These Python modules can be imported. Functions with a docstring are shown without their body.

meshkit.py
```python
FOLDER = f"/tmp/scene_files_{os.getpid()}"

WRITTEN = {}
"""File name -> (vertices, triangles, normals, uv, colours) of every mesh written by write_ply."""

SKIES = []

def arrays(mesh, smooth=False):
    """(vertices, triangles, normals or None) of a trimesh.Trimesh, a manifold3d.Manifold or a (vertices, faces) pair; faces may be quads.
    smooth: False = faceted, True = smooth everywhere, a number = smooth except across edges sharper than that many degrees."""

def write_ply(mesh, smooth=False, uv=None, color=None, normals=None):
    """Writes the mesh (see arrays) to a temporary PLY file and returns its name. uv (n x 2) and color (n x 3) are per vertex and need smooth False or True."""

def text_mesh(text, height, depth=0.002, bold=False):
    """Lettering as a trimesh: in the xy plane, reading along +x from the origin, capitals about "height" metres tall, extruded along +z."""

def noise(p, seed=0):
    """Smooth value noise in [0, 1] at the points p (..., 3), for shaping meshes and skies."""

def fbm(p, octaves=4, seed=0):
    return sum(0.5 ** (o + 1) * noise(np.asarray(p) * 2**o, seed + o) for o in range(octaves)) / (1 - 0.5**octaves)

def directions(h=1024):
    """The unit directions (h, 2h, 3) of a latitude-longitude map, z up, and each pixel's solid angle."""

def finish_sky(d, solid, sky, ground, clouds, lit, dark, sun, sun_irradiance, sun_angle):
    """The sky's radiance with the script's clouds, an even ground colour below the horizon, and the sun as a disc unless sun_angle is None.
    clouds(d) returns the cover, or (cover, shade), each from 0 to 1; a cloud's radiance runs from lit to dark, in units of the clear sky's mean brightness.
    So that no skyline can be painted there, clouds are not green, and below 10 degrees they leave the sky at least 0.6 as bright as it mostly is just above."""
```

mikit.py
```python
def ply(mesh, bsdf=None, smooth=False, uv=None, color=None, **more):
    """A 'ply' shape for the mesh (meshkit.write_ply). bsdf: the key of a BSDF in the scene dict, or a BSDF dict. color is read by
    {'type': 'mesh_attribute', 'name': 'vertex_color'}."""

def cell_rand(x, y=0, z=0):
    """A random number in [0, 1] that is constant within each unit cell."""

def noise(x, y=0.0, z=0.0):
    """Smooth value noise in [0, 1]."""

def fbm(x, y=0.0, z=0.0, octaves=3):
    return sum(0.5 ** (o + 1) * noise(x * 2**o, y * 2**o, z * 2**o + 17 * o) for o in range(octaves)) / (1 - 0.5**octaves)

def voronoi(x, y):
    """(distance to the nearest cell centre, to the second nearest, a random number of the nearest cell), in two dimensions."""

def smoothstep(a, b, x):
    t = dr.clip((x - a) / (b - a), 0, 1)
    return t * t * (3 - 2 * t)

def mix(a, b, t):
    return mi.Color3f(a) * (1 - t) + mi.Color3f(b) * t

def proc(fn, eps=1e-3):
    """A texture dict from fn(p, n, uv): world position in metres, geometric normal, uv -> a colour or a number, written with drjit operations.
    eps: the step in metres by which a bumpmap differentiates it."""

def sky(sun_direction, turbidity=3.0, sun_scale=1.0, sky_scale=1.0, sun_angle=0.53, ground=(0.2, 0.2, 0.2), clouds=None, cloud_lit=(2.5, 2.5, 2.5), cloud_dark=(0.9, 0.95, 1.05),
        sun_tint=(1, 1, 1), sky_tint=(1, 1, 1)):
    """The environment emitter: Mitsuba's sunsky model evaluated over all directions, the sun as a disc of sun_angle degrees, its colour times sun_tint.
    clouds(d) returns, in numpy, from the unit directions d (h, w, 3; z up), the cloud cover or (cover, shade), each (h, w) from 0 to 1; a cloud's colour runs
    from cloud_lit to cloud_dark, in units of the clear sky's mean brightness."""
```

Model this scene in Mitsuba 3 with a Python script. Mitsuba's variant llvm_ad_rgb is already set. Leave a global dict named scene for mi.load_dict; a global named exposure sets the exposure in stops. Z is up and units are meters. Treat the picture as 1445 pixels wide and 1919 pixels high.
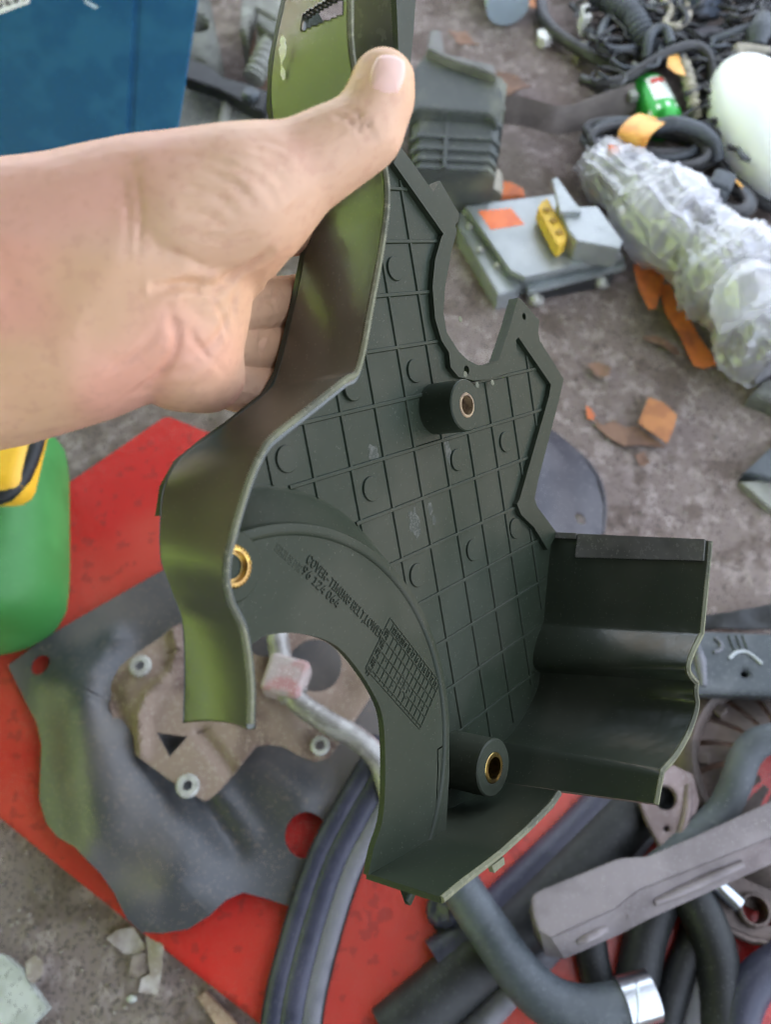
import math, random
import numpy as np, trimesh, mitsuba as mi, mikit, meshkit, drjit as dr
import manifold3d as m3
from shapely.geometry import Polygon, LineString, Point
T = mi.ScalarTransform4f
scene, labels = {}, {}

# ---------------------------------------------------------------- camera, light, exposure
PITCH, CAM_H, FOCAL, CX, CY = math.radians(62), 1.0, 1540.0, 722.5, 959.5      # the photograph is 1445 x 1919
EYE = np.array([0, 0, CAM_H])
AX = np.array([[1, 0, 0], [0, -math.sin(PITCH), -math.cos(PITCH)], [0, math.cos(PITCH), -math.sin(PITCH)]], float)  # right, down, forward
scene['camera'] = {'type': 'thinlens', 'fov': math.degrees(2 * math.atan(722.5 / FOCAL)), 'fov_axis': 'x', 'near_clip': 0.01, 'far_clip': 400.0,
                   'aperture_radius': 0.0012, 'focus_distance': 0.33,
                   'to_world': T().look_at(origin=EYE.tolist(), target=(EYE + AX[2]).tolist(), up=(-AX[1]).tolist())}
scene['sky'] = mikit.sky((-0.52, -0.2, 0.83), turbidity=3, sky_scale=1.0, sun_scale=1.0, clouds=lambda d: 0.75 * meshkit.fbm(d * 3.0, 3, 5) + 0.25, cloud_lit=(1.5, 1.5, 1.5), cloud_dark=(1.0, 1.02, 1.05))
exposure = 4.7

def at(x, y, h=0.0):
    """The point of the place at height h that the photograph shows at (x, y): how positions were measured."""
    d = AX[2] + AX[0] * (x - CX) / FOCAL + AX[1] * (y - CY) / FOCAL
    return EYE + d * ((h - CAM_H) / d[2])

# ---------------------------------------------------------------- helpers
def put(key, mesh, mat, smooth=35, label=None, cat=None, group=None, kind=None, tf=None, **kw):
    base, i = key, 0
    while key in scene:
        i += 1
        key = '%s_%03d' % (base, i)
    if tf is not None:
        v, f, _ = meshkit.arrays(mesh)
        mesh = trimesh.Trimesh(v @ tf[:3, :3].T + tf[:3, 3], f, process=False)
    scene[key] = mikit.ply(mesh, mat, smooth=smooth, **kw)
    tag(key, label, cat, group, kind)
    return key

def thing(name, label, cat, group=None):
    key, i = name, 0
    while key in labels or key in scene:
        i += 1
        key = '%s_%03d' % (name, i)
    tag(key, label, cat, group)
    return key

def tag(key, label=None, cat=None, group=None, kind=None):
    d = {k: v for k, v in (('label', label), ('category', cat), ('group', group), ('kind', kind)) if v}
    if d:
        labels[key] = d

def cat(*ms):
    out = []
    for m in ms:
        v, f, _ = meshkit.arrays(m)
        out.append(trimesh.Trimesh(v, f, process=False))
    return trimesh.util.concatenate(out)

def frame(o, x, up=(0, 0, 1)):
    """4x4: origin o, x axis along x, z axis near up."""
    x = np.asarray(x, float) / np.linalg.norm(x)
    z = np.asarray(up, float) - x * np.dot(up, x)
    z /= np.linalg.norm(z)
    M = np.eye(4)
    M[:3, 0], M[:3, 1], M[:3, 2], M[:3, 3] = x, np.cross(z, x), z, o
    return M

def spline(P, n=8, closed=False):
    P = np.asarray(P, float)
    Q = np.vstack([P[-1:], P, P[:2]]) if closed else np.vstack([2 * P[0] - P[1], P, 2 * P[-1] - P[-2]])
    out = []
    t = np.linspace(0, 1, n, endpoint=False)[:, None]
    for i in range(1, len(Q) - 2):
        a, b, c, d = Q[i - 1:i + 3]
        out.append(0.5 * (2 * b + (c - a) * t + (2 * a - 5 * b + 4 * c - d) * t ** 2 + (3 * b - a - 3 * c + d) * t ** 3))
    if not closed:
        out.append(P[-1:])
    return np.vstack(out)

def frames_along(P, closed=False, up=(0, 0, 1)):
    t = np.gradient(P, axis=0) if not closed else np.roll(P, -1, 0) - np.roll(P, 1, 0)
    t /= np.linalg.norm(t, axis=1, keepdims=True) + 1e-12
    a = np.cross(up, t[0])
    if np.linalg.norm(a) < 1e-3:
        a = np.cross([1, 0.1, 0], t[0])
    a /= np.linalg.norm(a)
    A = [a]
    for k in range(1, len(P)):
        a = A[-1] - t[k] * np.dot(A[-1], t[k])
        A.append(a / np.linalg.norm(a))
    A = np.array(A)
    return t, A, np.cross(t, A)

def sweep(P, prof, closed=False, caps=True, scale=None, up=(0, 0, 1)):
    """Sweeps the closed 2-D profile (n x 2, counter-clockwise) along P."""
    P = np.asarray(P, float)
    prof = np.asarray(prof, float)
    t, A, B = frames_along(P, closed, up)
    s = np.ones(len(P)) if scale is None else np.broadcast_to(scale, (len(P),))
    v = P[:, None] + s[:, None, None] * (prof[None, :, :1] * A[:, None] + prof[None, :, 1:] * B[:, None])
    n, k = len(P), len(prof)
    rows = np.arange(n if closed else n - 1)
    i, j = np.meshgrid(rows, np.arange(k), indexing='ij')
    i2 = (i + 1) % n
    q = np.stack([i * k + j, i * k + (j + 1) % k, i2 * k + (j + 1) % k, i2 * k + j], -1).reshape(-1, 4)
    f = np.vstack([q[:, [0, 1, 2]], q[:, [0, 2, 3]]])
    v = v.reshape(-1, 3)
    if caps and not closed:
        tri = trimesh.creation.triangulate_polygon(Polygon(prof), engine='earcut')[1]
        f = np.vstack([f, tri[:, ::-1], tri + (n - 1) * k])
    m = trimesh.Trimesh(v, f, process=False)
    return m

def tube(P, r, sides=12, n=6, closed=False, wobble=0.0, seed=0):
    P = spline(P, n, closed) if n else np.asarray(P, float)
    r = np.asarray(r, float)
    r = np.interp(np.linspace(0, 1, len(P)), np.linspace(0, 1, r.size), r) if r.ndim else np.full(len(P), float(r))
    a = np.arange(sides) * 2 * np.pi / sides
    return sweep(P, np.c_[np.cos(a), np.sin(a)], closed, True, r)

def pipe(P, r, wall, sides=20, n=6):
    """A hose that is open at its ends."""
    P = spline(P, n)
    a = np.arange(sides) * 2 * np.pi / sides
    c = np.c_[np.cos(a), np.sin(a)]
    o, i = sweep(P, c * r, caps=False), sweep(P, c * (r - wall), caps=False)
    k = len(o.vertices)
    f = [o.faces, i.faces[:, ::-1] + k]
    for s, flip in ((0, 1), (k - sides, 0)):
        j = np.arange(sides)
        q = np.stack([s + j, s + (j + 1) % sides, s + k + (j + 1) % sides, s + k + j], 1)
        q = q[:, ::-1] if flip else q
        f += [q[:, [0, 1, 2]], q[:, [0, 2, 3]]]
    m = trimesh.Trimesh(np.vstack([o.vertices, i.vertices]), np.vstack(f), process=False)
    return m

def solid(poly, z0, z1, holes=()):
    """Extruded polygon."""
    p = poly if hasattr(poly, 'geom_type') else Polygon(poly, [h for h in holes])
    p = p if p.is_valid else p.buffer(0)
    parts = [trimesh.creation.extrude_polygon(g, z1 - z0, engine='earcut') for g in getattr(p, 'geoms', [p])]
    m = trimesh.util.concatenate(parts)
    m.apply_translation([0, 0, z0])
    return m

def sheet(poly, thick, fine, warp, holes=()):
    """A sheet with holes, refined and then bent: warp(v) moves its vertices."""
    p = poly if hasattr(poly, 'geom_type') else Polygon(poly, [h for h in holes])
    p = p.buffer(0) if not p.is_valid else p
    cs = []
    for g in getattr(p, 'geoms', [p]):
        cs += [np.array(g.exterior.coords)[:-1]] + [np.array(h.coords)[:-1] for h in g.interiors]
    man = m3.Manifold.extrude(m3.CrossSection([c.tolist() for c in cs], m3.FillRule.EvenOdd), thick).refine_to_length(fine)
    mm = man.to_mesh()
    return trimesh.Trimesh(warp(np.array(mm.vert_properties[:, :3], float)), np.array(mm.tri_verts), process=False)

def rbox(sx, sy, sz, r=0.004, seg=3, center=True):
    """A box with rounded edges, centred in x and y, standing on z = 0."""
    s = m3.Manifold.sphere(r, 4 * seg)
    cs = [s.translate([a * (sx / 2 - r), b * (sy / 2 - r), c]) for a in (-1, 1) for b in (-1, 1) for c in (r, sz - r)]
    return m3.Manifold.batch_hull(cs)

def cyl(r, h, sides=32, hole=0.0, r2=None, bev=0.0):
    """A cylinder or ring on z = 0, its top edge bevelled."""
    r2 = r if r2 is None else r2
    pr = [(hole, 0), (r, 0), (r2, h - bev), (r2 - bev, h), (hole, h)]
    return trimesh.creation.revolve(np.array(pr + pr[:1]) if hole else np.array(pr), sections=sides)

def move(m, v):
    a, f, _ = meshkit.arrays(m)
    return trimesh.Trimesh(a + np.asarray(v), f, process=False)

def tfm(m, M):
    a, f, _ = meshkit.arrays(m)
    return trimesh.Trimesh(a @ M[:3, :3].T + M[:3, 3], f, process=False)

# ---------------------------------------------------------------- materials
def mat(name, color, rough=0.5, metal=0.0, spec=0.5, bump=None, two=True, **kw):
    b = {'type': 'principled', 'base_color': color if isinstance(color, dict) else {'type': 'rgb', 'value': list(color)},
         'roughness': rough, 'metallic': metal, 'specular': spec, **kw}
    if bump:
        b = {'type': 'bumpmap', 'arbitrary': {**mikit.proc(bump[0], bump[2] if len(bump) > 2 else 4e-4)}, 'scale': bump[1], 'bsdf': b}
    scene[name] = {'type': 'twosided', 'bsdf': b} if two else b

N, F, S, MIX = mikit.noise, mikit.fbm, mikit.smoothstep, mikit.mix
def speckled(a, b, c, big=18.0, fine=240.0, wear=0.62):
    """Base a, blotches b of dirt, small flecks c."""
    def fn(p, n, uv):
        t = S(0.42, 0.66, F(p.x * big, p.y * big, p.z * big, 3))
        k = S(wear, wear + 0.1, F(p.x * fine * 1.7 + 3, p.y * fine * 1.7, p.z * fine * 1.7, 2))
        return MIX(MIX(a, b, t), c, k * 0.5)
    return mikit.proc(fn)

def grain(scale):
    def fn(p, n, uv):
        return F(p.x * scale, p.y * scale, p.z * scale, 3)
    return fn

def floor_color(p, n, uv):
    b = F(p.x * 9, p.y * 9, 0.0, 4)
    m = S(0.5, 0.72, F(p.x * 75 + 9, p.y * 75, 2.0, 3))
    d = S(0.55, 0.7, F(p.x * 28, p.y * 28 + 4, 5.0, 3))
    k = S(0.70, 0.76, N(p.x * 420, p.y * 420, 1.0))
    g = S(0.5, 0.62, F(p.x * 2.6 + 1.7, p.y * 2.6, 7.0, 3))
    c = MIX((0.168, 0.132, 0.118), (0.222, 0.182, 0.165), b)
    c = MIX(c, (0.38, 0.325, 0.30), m * 0.45)
    c = MIX(c, (0.10, 0.074, 0.06), d * 0.65)
    c = MIX(c, (0.10, 0.09, 0.055), g * 0.45)
    return MIX(c, (0.05, 0.042, 0.036), k * 0.6)
def floor_bump(p, n, uv):
    return F(p.x * 60, p.y * 60, 0.0, 4) + 0.35 * N(p.x * 500, p.y * 500, 0.0)
mat('m_floor', mikit.proc(floor_color), 0.9, spec=0.2, bump=(floor_bump, 0.003, 1e-3))
cover_plastic = speckled((0.019, 0.0265, 0.0165), (0.031, 0.0365, 0.025), (0.075, 0.078, 0.062), 24, 800, 0.74)          # one plastic, moulded grained on the plate and smooth on the side walls
mat('m_black_plastic', cover_plastic, 0.46, spec=0.20, bump=(grain(1500), 0.00010, 2e-4))
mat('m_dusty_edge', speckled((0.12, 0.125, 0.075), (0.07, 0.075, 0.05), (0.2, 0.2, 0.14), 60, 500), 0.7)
mat('m_dusty_plastic', speckled((0.045, 0.045, 0.042), (0.10, 0.09, 0.08), (0.15, 0.14, 0.12), 30, 260, 0.6), 0.75)
mat('m_brass', speckled((0.50, 0.36, 0.11), (0.30, 0.20, 0.08), (0.2, 0.1, 0.04), 300, 900), 0.3, metal=1.0)
def skin_color(p, n, uv):
    b = F(p.x * 55, p.y * 55, p.z * 55, 3)
    r = S(0.45, 0.7, F(p.x * 28 + 5, p.y * 28, p.z * 28, 2))
    v = S(0.52, 0.62, F(p.x * 9 + 2, p.y * 22, p.z * 16, 3))
    k = S(0.50, 0.75, F(p.x * 420, p.y * 420, p.z * 420, 3))
    c = MIX((0.50, 0.295, 0.170), (0.60, 0.375, 0.235), b)
    c = MIX(MIX(c, (0.58, 0.27, 0.20), r * 0.7), (0.50, 0.36, 0.30), v * 0.22)
    return MIX(c, (0.44, 0.22, 0.15), k * 0.28)
def skin_bump(p, n, uv):
    return F(p.x * 500, p.y * 900, p.z * 900, 3) + 0.6 * F(p.x * 130, p.y * 260, p.z * 260, 2)
mat('m_skin', mikit.proc(skin_color), 0.48, spec=0.4, bump=(skin_bump, 0.0002, 2e-4))
mat('m_nail', (0.64, 0.41, 0.33), 0.28, spec=0.5)
mat('m_wall_plastic', cover_plastic, 0.34, spec=0.9, bump=(grain(260), 0.0002, 6e-4))
mat('m_rusty', speckled((0.22, 0.16, 0.09), (0.12, 0.08, 0.05), (0.05, 0.03, 0.02), 300, 900), 0.6)
def red_color(p, n, uv):
    d = S(0.40, 0.72, F(p.x * 5 + 3, p.y * 5, 0.0, 4))
    k = S(0.66, 0.72, F(p.x * 90, p.y * 90, 3.0, 3))
    g = S(0.56, 0.68, F(p.x * 700, p.y * 700, 9.0, 2)) * (0.25 + 0.75 * S(0.4, 0.65, F(p.x * 6 + 1, p.y * 6, 2.0, 3)))
    c = MIX((0.44, 0.016, 0.013), (0.46, 0.050, 0.032), d)
    c = MIX(c, (0.46, 0.20, 0.15), g * 0.32)
    return MIX(c, (0.16, 0.03, 0.025), k * 0.35)
mat('m_red', mikit.proc(red_color), 0.34, spec=0.5, bump=(grain(120), 0.0004, 1e-3))
mat('m_blue', speckled((0.006, 0.068, 0.145), (0.012, 0.088, 0.165), (0.03, 0.12, 0.2), 22, 300, 0.7), 0.42, spec=0.5)
mat('m_roof', (0.13, 0.125, 0.12), 0.8)
mat('m_lilac_paint', (0.60, 0.50, 0.84), 0.7)  # colour picked to throw purple reflections onto the cover
mat('m_foil', (0.80, 0.82, 0.70), 0.25, metal=1.0)
def grass_color(p, n, uv):
    return MIX((0.19, 0.29, 0.09), (0.30, 0.40, 0.14), F(p.x * 9, p.y * 9, 0.0, 3))
mat('m_grass', mikit.proc(grass_color), 0.8, spec=0.2)
mat('m_soil', (0.12, 0.10, 0.08), 0.9)
def leaf_color(p, n, uv):
    return MIX((0.48, 0.64, 0.10), (0.74, 0.84, 0.20), N(p.x * 7, p.y * 7, p.z * 7))
scene['m_leaf'] = {'type': 'principledthin', 'base_color': mikit.proc(leaf_color), 'roughness': 0.5, 'diff_trans': 1.2}
mat('m_bark', (0.10, 0.07, 0.05), 0.9)
mat('m_green', speckled((0.035, 0.17, 0.035), (0.045, 0.20, 0.045), (0.10, 0.22, 0.08), 16, 300, 0.72), 0.5, spec=0.4)
mat('m_yellow', (0.70, 0.40, 0.025), 0.45)
mat('m_black_rubber', speckled((0.006, 0.0072, 0.0075), (0.012, 0.0138, 0.014), (0.06, 0.065, 0.06), 40, 300, 0.68), 0.55, spec=0.45)
mat('m_brown_dark', (0.06, 0.04, 0.03), 0.7)
mat('m_shield', speckled((0.042, 0.045, 0.048), (0.105, 0.095, 0.085), (0.14, 0.11, 0.085), 8, 240, 0.62), 0.42, spec=0.6, bump=(grain(70), 0.00025, 1e-3))
mat('m_bracket', speckled((0.21, 0.155, 0.115), (0.125, 0.085, 0.065), (0.30, 0.25, 0.20), 26, 220, 0.60), 0.75, spec=0.3)
mat('m_zinc', speckled((0.42, 0.42, 0.38), (0.27, 0.26, 0.23), (0.5, 0.5, 0.47), 90, 500), 0.55, metal=0.35)
mat('m_alu', speckled((0.30, 0.29, 0.27), (0.19, 0.18, 0.165), (0.42, 0.41, 0.38), 50, 320, 0.58), 0.48, metal=0.55)
mat('m_alu_pink', speckled((0.30, 0.25, 0.23), (0.30, 0.15, 0.14), (0.5, 0.45, 0.42), 45, 320, 0.66), 0.6, metal=0.2)
mat('m_seal', speckled((0.020, 0.022, 0.043), (0.036, 0.037, 0.062), (0.09, 0.09, 0.115), 26, 360, 0.68), 0.45, spec=0.5)
mat('m_seal_pale', speckled((0.13, 0.13, 0.145), (0.075, 0.078, 0.09), (0.2, 0.2, 0.2), 36, 360, 0.66), 0.5, spec=0.5)
mat('m_hose', speckled((0.034, 0.043, 0.050), (0.055, 0.066, 0.075), (0.12, 0.135, 0.145), 34, 520, 0.62), 0.5, spec=0.5, bump=(grain(500), 0.0002, 4e-4))
mat('m_chrome', (0.50, 0.54, 0.58), 0.24, metal=1.0)
mat('m_tile', speckled((0.42, 0.44, 0.40), (0.33, 0.35, 0.31), (0.06, 0.06, 0.05), 40, 160, 0.64), 0.6)
mat('m_paper', speckled((0.36, 0.33, 0.30), (0.24, 0.20, 0.17), (0.42, 0.40, 0.37), 60, 300), 0.8)
mat('m_paper_dark', speckled((0.22, 0.18, 0.15), (0.14, 0.11, 0.09), (0.3, 0.26, 0.22), 60, 300), 0.85)
mat('m_wood', speckled((0.34, 0.24, 0.16), (0.22, 0.15, 0.10), (0.42, 0.34, 0.25), 40, 300), 0.8)
mat('m_grit', speckled((0.25, 0.22, 0.19), (0.08, 0.07, 0.06), (0.5, 0.47, 0.43), 60, 900), 0.9)
mat('m_orange', speckled((0.62, 0.17, 0.045), (0.45, 0.12, 0.04), (0.7, 0.3, 0.12), 45, 300, 0.7), 0.65)
mat('m_orange_pale', speckled((0.80, 0.42, 0.10), (0.62, 0.26, 0.05), (0.85, 0.55, 0.2), 45, 300, 0.7), 0.5)
mat('m_cardboard', speckled((0.20, 0.115, 0.075), (0.13, 0.075, 0.05), (0.26, 0.17, 0.12), 45, 300, 0.7), 0.85)
mat('m_module', speckled((0.36, 0.385, 0.385), (0.30, 0.325, 0.325), (0.48, 0.5, 0.5), 24, 420, 0.66), 0.42, metal=0.5)
mat('m_module_dark', speckled((0.17, 0.20, 0.20), (0.12, 0.14, 0.14), (0.3, 0.33, 0.33), 24, 420, 0.66), 0.45, metal=0.4)
mat('m_sticker', speckled((0.80, 0.20, 0.07), (0.72, 0.16, 0.055), (0.85, 0.35, 0.18), 60, 500, 0.74), 0.5)
mat('m_yellow_plug', (0.66, 0.43, 0.05), 0.5)
mat('m_white_gloss', (0.80, 0.82, 0.84), 0.3, spec=0.4, clearcoat=0.3, clearcoat_gloss=0.85)
mat('m_can_green', (0.03, 0.36, 0.05), 0.3, metal=0.3, spec=0.5)
mat('m_can_white', (0.72, 0.78, 0.70), 0.3, metal=0.2, spec=0.5)
mat('m_can_red', (0.55, 0.05, 0.03), 0.35)
mat('m_wire', speckled((0.022, 0.023, 0.024), (0.045, 0.045, 0.045), (0.09, 0.09, 0.085), 20, 200, 0.68), 0.5)
mat('m_wire_grey', speckled((0.065, 0.075, 0.085), (0.04, 0.048, 0.054), (0.13, 0.14, 0.145), 20, 200, 0.68), 0.6)
mat('m_beige', speckled((0.34, 0.31, 0.23), (0.24, 0.22, 0.17), (0.42, 0.4, 0.32), 40, 300), 0.6)
mat('m_casting', speckled((0.13, 0.135, 0.115), (0.075, 0.078, 0.065), (0.24, 0.23, 0.19), 22, 200, 0.62), 0.65, metal=0.2, bump=(grain(160), 0.001, 1e-3))
mat('m_casting_light', speckled((0.26, 0.27, 0.235), (0.17, 0.17, 0.145), (0.36, 0.35, 0.3), 22, 200, 0.62), 0.65, metal=0.25)
mat('m_rust', speckled((0.20, 0.11, 0.07), (0.28, 0.20, 0.15), (0.10, 0.055, 0.035), 34, 220, 0.6), 0.8)
mat('m_iron', speckled((0.085, 0.068, 0.060), (0.13, 0.10, 0.088), (0.045, 0.032, 0.027), 26, 200, 0.62), 0.5, metal=0.5)
mat('m_steel_pink', speckled((0.22, 0.17, 0.165), (0.14, 0.105, 0.098), (0.32, 0.28, 0.27), 24, 220, 0.64), 0.48, metal=0.45)
mat('m_bar', speckled((0.20, 0.175, 0.175), (0.145, 0.125, 0.125), (0.28, 0.26, 0.25), 24, 320, 0.62), 0.5, metal=0.35)
mat('m_dark_steel', speckled((0.045, 0.055, 0.060), (0.075, 0.085, 0.09), (0.16, 0.17, 0.17), 24, 300, 0.66), 0.42, metal=0.4)
mat('m_liner', speckled((0.028, 0.026, 0.033), (0.050, 0.046, 0.052), (0.13, 0.12, 0.12), 16, 200, 0.66), 0.5, spec=0.5)
mat('m_cardboard_orange', speckled((0.40, 0.17, 0.065), (0.32, 0.13, 0.055), (0.45, 0.24, 0.12), 45, 300, 0.7), 0.8)
mat('m_yellow_dark', (0.30, 0.17, 0.02), 0.6)
scene['m_wrap'] = {'type': 'blendbsdf', 'weight': 0.32, 'first': {'type': 'thindielectric', 'int_ior': 1.65}, 'second': {'type': 'principledthin', 'base_color': {'type': 'rgb', 'value': [0.82, 0.82, 0.86]}, 'roughness': 0.25, 'diff_trans': 0.8}}
mat('m_dark_metal', speckled((0.20, 0.20, 0.21), (0.34, 0.33, 0.33), (0.09, 0.085, 0.08), 18, 120, 0.6), 0.45, metal=0.5)
mat('m_dusty_lip', speckled((0.062, 0.064, 0.056), (0.095, 0.095, 0.085), (0.15, 0.15, 0.13), 60, 500, 0.6), 0.6)  # paler than the plastic: the lit tone is put into the colour
mat('m_white_plastic', (0.72, 0.72, 0.68), 0.5)
mat('m_ink', (0.04, 0.03, 0.03), 0.6)
mat('m_pale_blue', (0.34, 0.42, 0.47), 0.5)
mat('m_dark_blue', (0.06, 0.08, 0.11), 0.45)
mat('m_arm', speckled((0.12, 0.10, 0.085), (0.085, 0.07, 0.06), (0.2, 0.18, 0.15), 24, 220, 0.64), 0.55, metal=0.3)
mat('m_duct', speckled((0.055, 0.062, 0.058), (0.11, 0.115, 0.085), (0.16, 0.16, 0.13), 16, 240, 0.66), 0.6, spec=0.4)
mat('m_duct_pale', speckled((0.17, 0.165, 0.155), (0.11, 0.11, 0.10), (0.24, 0.23, 0.21), 20, 240, 0.66), 0.7)
mat('m_dried_dirt', speckled((0.026, 0.032, 0.022), (0.052, 0.057, 0.045), (0.09, 0.09, 0.075), 420, 900, 0.6), 0.7)
mat('m_mirror_base', (0.30, 0.29, 0.36), 0.4)

# ---------------------------------------------------------------- more helpers: things that lie on the floor
def on(L, h=0.0):
    return [tuple(at(q[0], q[1], h)[:2]) for q in L]

def run(L):
    """A line in space through (x, y, height) triples."""
    return np.array([at(*q) for q in L])

def disc(x, y, h, r, sides=20):
    c = at(x, y, h)
    a = np.arange(sides) * 2 * math.pi / sides
    return [(c[0] + r * math.cos(t), c[1] + r * math.sin(t)) for t in a]

def slab(poly, h0, h1, bev=0.003, holes=(), steps=3):
    """A flat piece between two heights with rounded upper edges."""
    p = Polygon(poly, holes).buffer(0)
    out = [solid(p, h0, h1 - bev)]
    for k in range(1, steps + 1):
        t = k / steps * math.pi / 2
        g = p.buffer(-bev * (1 - math.cos(t)))
        if not g.is_empty:
            out.append(solid(g, h1 - bev * (1 - math.sin((k - 1) / steps * math.pi / 2)) if k > 1 else h1 - bev, h1 - bev * (1 - math.sin(t))))
    return cat(*out)

def ridge(v, a, b, width, amp):
    """How much a bump along the segment a-b lifts the points v."""
    a, b, p = np.array(a[:2]), np.array(b[:2]), v[:, :2]
    d = b - a
    s = np.clip(((p - a) @ d) / (d @ d), 0, 1)
    r = np.linalg.norm(p - a - s[:, None] * d, axis=1) / width
    return amp * np.exp(-r ** 2)

def crumple(m, amp, scale, seed=0):
    v, f, _ = meshkit.arrays(m)
    d = np.stack([meshkit.fbm(v * scale + 31 * k, 3, seed + k) for k in range(3)], 1) - 0.5
    return trimesh.Trimesh(v + amp * d, f, process=False)

def paper(L, h, amp=0.006, thick=0.0008, fine=0.006, seed=1, curl=30.0):
    """A scrap of sheet lying crumpled on the floor."""
    def warp(v):
        z = h + amp * meshkit.fbm(np.c_[v[:, :2] * curl, np.full(len(v), seed)], 2, seed) + v[:, 2]
        return np.c_[v[:, :2], z]
    return sheet(on(L, h), thick, fine, warp)

def ribbon(L, w, t, n=6, up=(0, 0, 1)):
    """A flat band along a line."""
    return sweep(spline(run(L), n), [(-w / 2, -t / 2), (w / 2, -t / 2), (w / 2, t / 2), (-w / 2, t / 2)], up=up)

def dome(c, axes, rows=18, cols=36, full=False):
    """An ellipsoid (or its upper half) at c with the 3 x 3 axes as rows."""
    m = trimesh.creation.uv_sphere(1.0, count=[rows, cols])
    v = np.array(m.vertices)
    return trimesh.Trimesh(v @ np.array(axes) + c, m.faces, process=False)

# ---------------------------------------------------------------- floor and yard, with an unseen shed and greenery added to steer the light
put('floor', solid([(-2.25, -4), (2.6, -4), (2.6, 3.2), (-2.25, 3.2)], -0.1, 0), 'm_floor', False, kind='structure')
put('yard', solid([(-90, -90), (90, -90), (90, 90), (-90, 90)], -0.3, -0.12), 'm_soil', False, kind='structure')
put('shading_roof', solid([(-3.7, -4.2), (0.62, -4.2), (0.62, 3.4), (-3.7, 3.4)], 2.6, 2.65), 'm_roof', False, kind='structure')  # unseen; its edges are placed to steer the daylight
put('added_wall_behind', solid([(-1.8, -3.1), (1.2, -3.1), (1.2, -3.0), (-1.8, -3.0)], -0.1, 2.6), 'm_roof', False, kind='structure')  # unseen, added to keep the viewer's side dark
put('added_lawn', solid([(-12, -12), (-2.25, -12), (-2.25, 2.4), (-12, 2.4)], -0.12, -0.05), 'm_grass', False, kind='structure')  # unseen grass, added for green reflections on the left wall
put('added_lilac_wall', solid([(-4.8, -11), (-4.7, -11), (-4.7, -3.9), (-4.8, -3.9)], -0.1, 3.2), 'm_lilac_paint', False, kind='structure')  # unseen, added only to give the cover purple reflections
rg_ = np.random.default_rng(3)
nl = 30000
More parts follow.
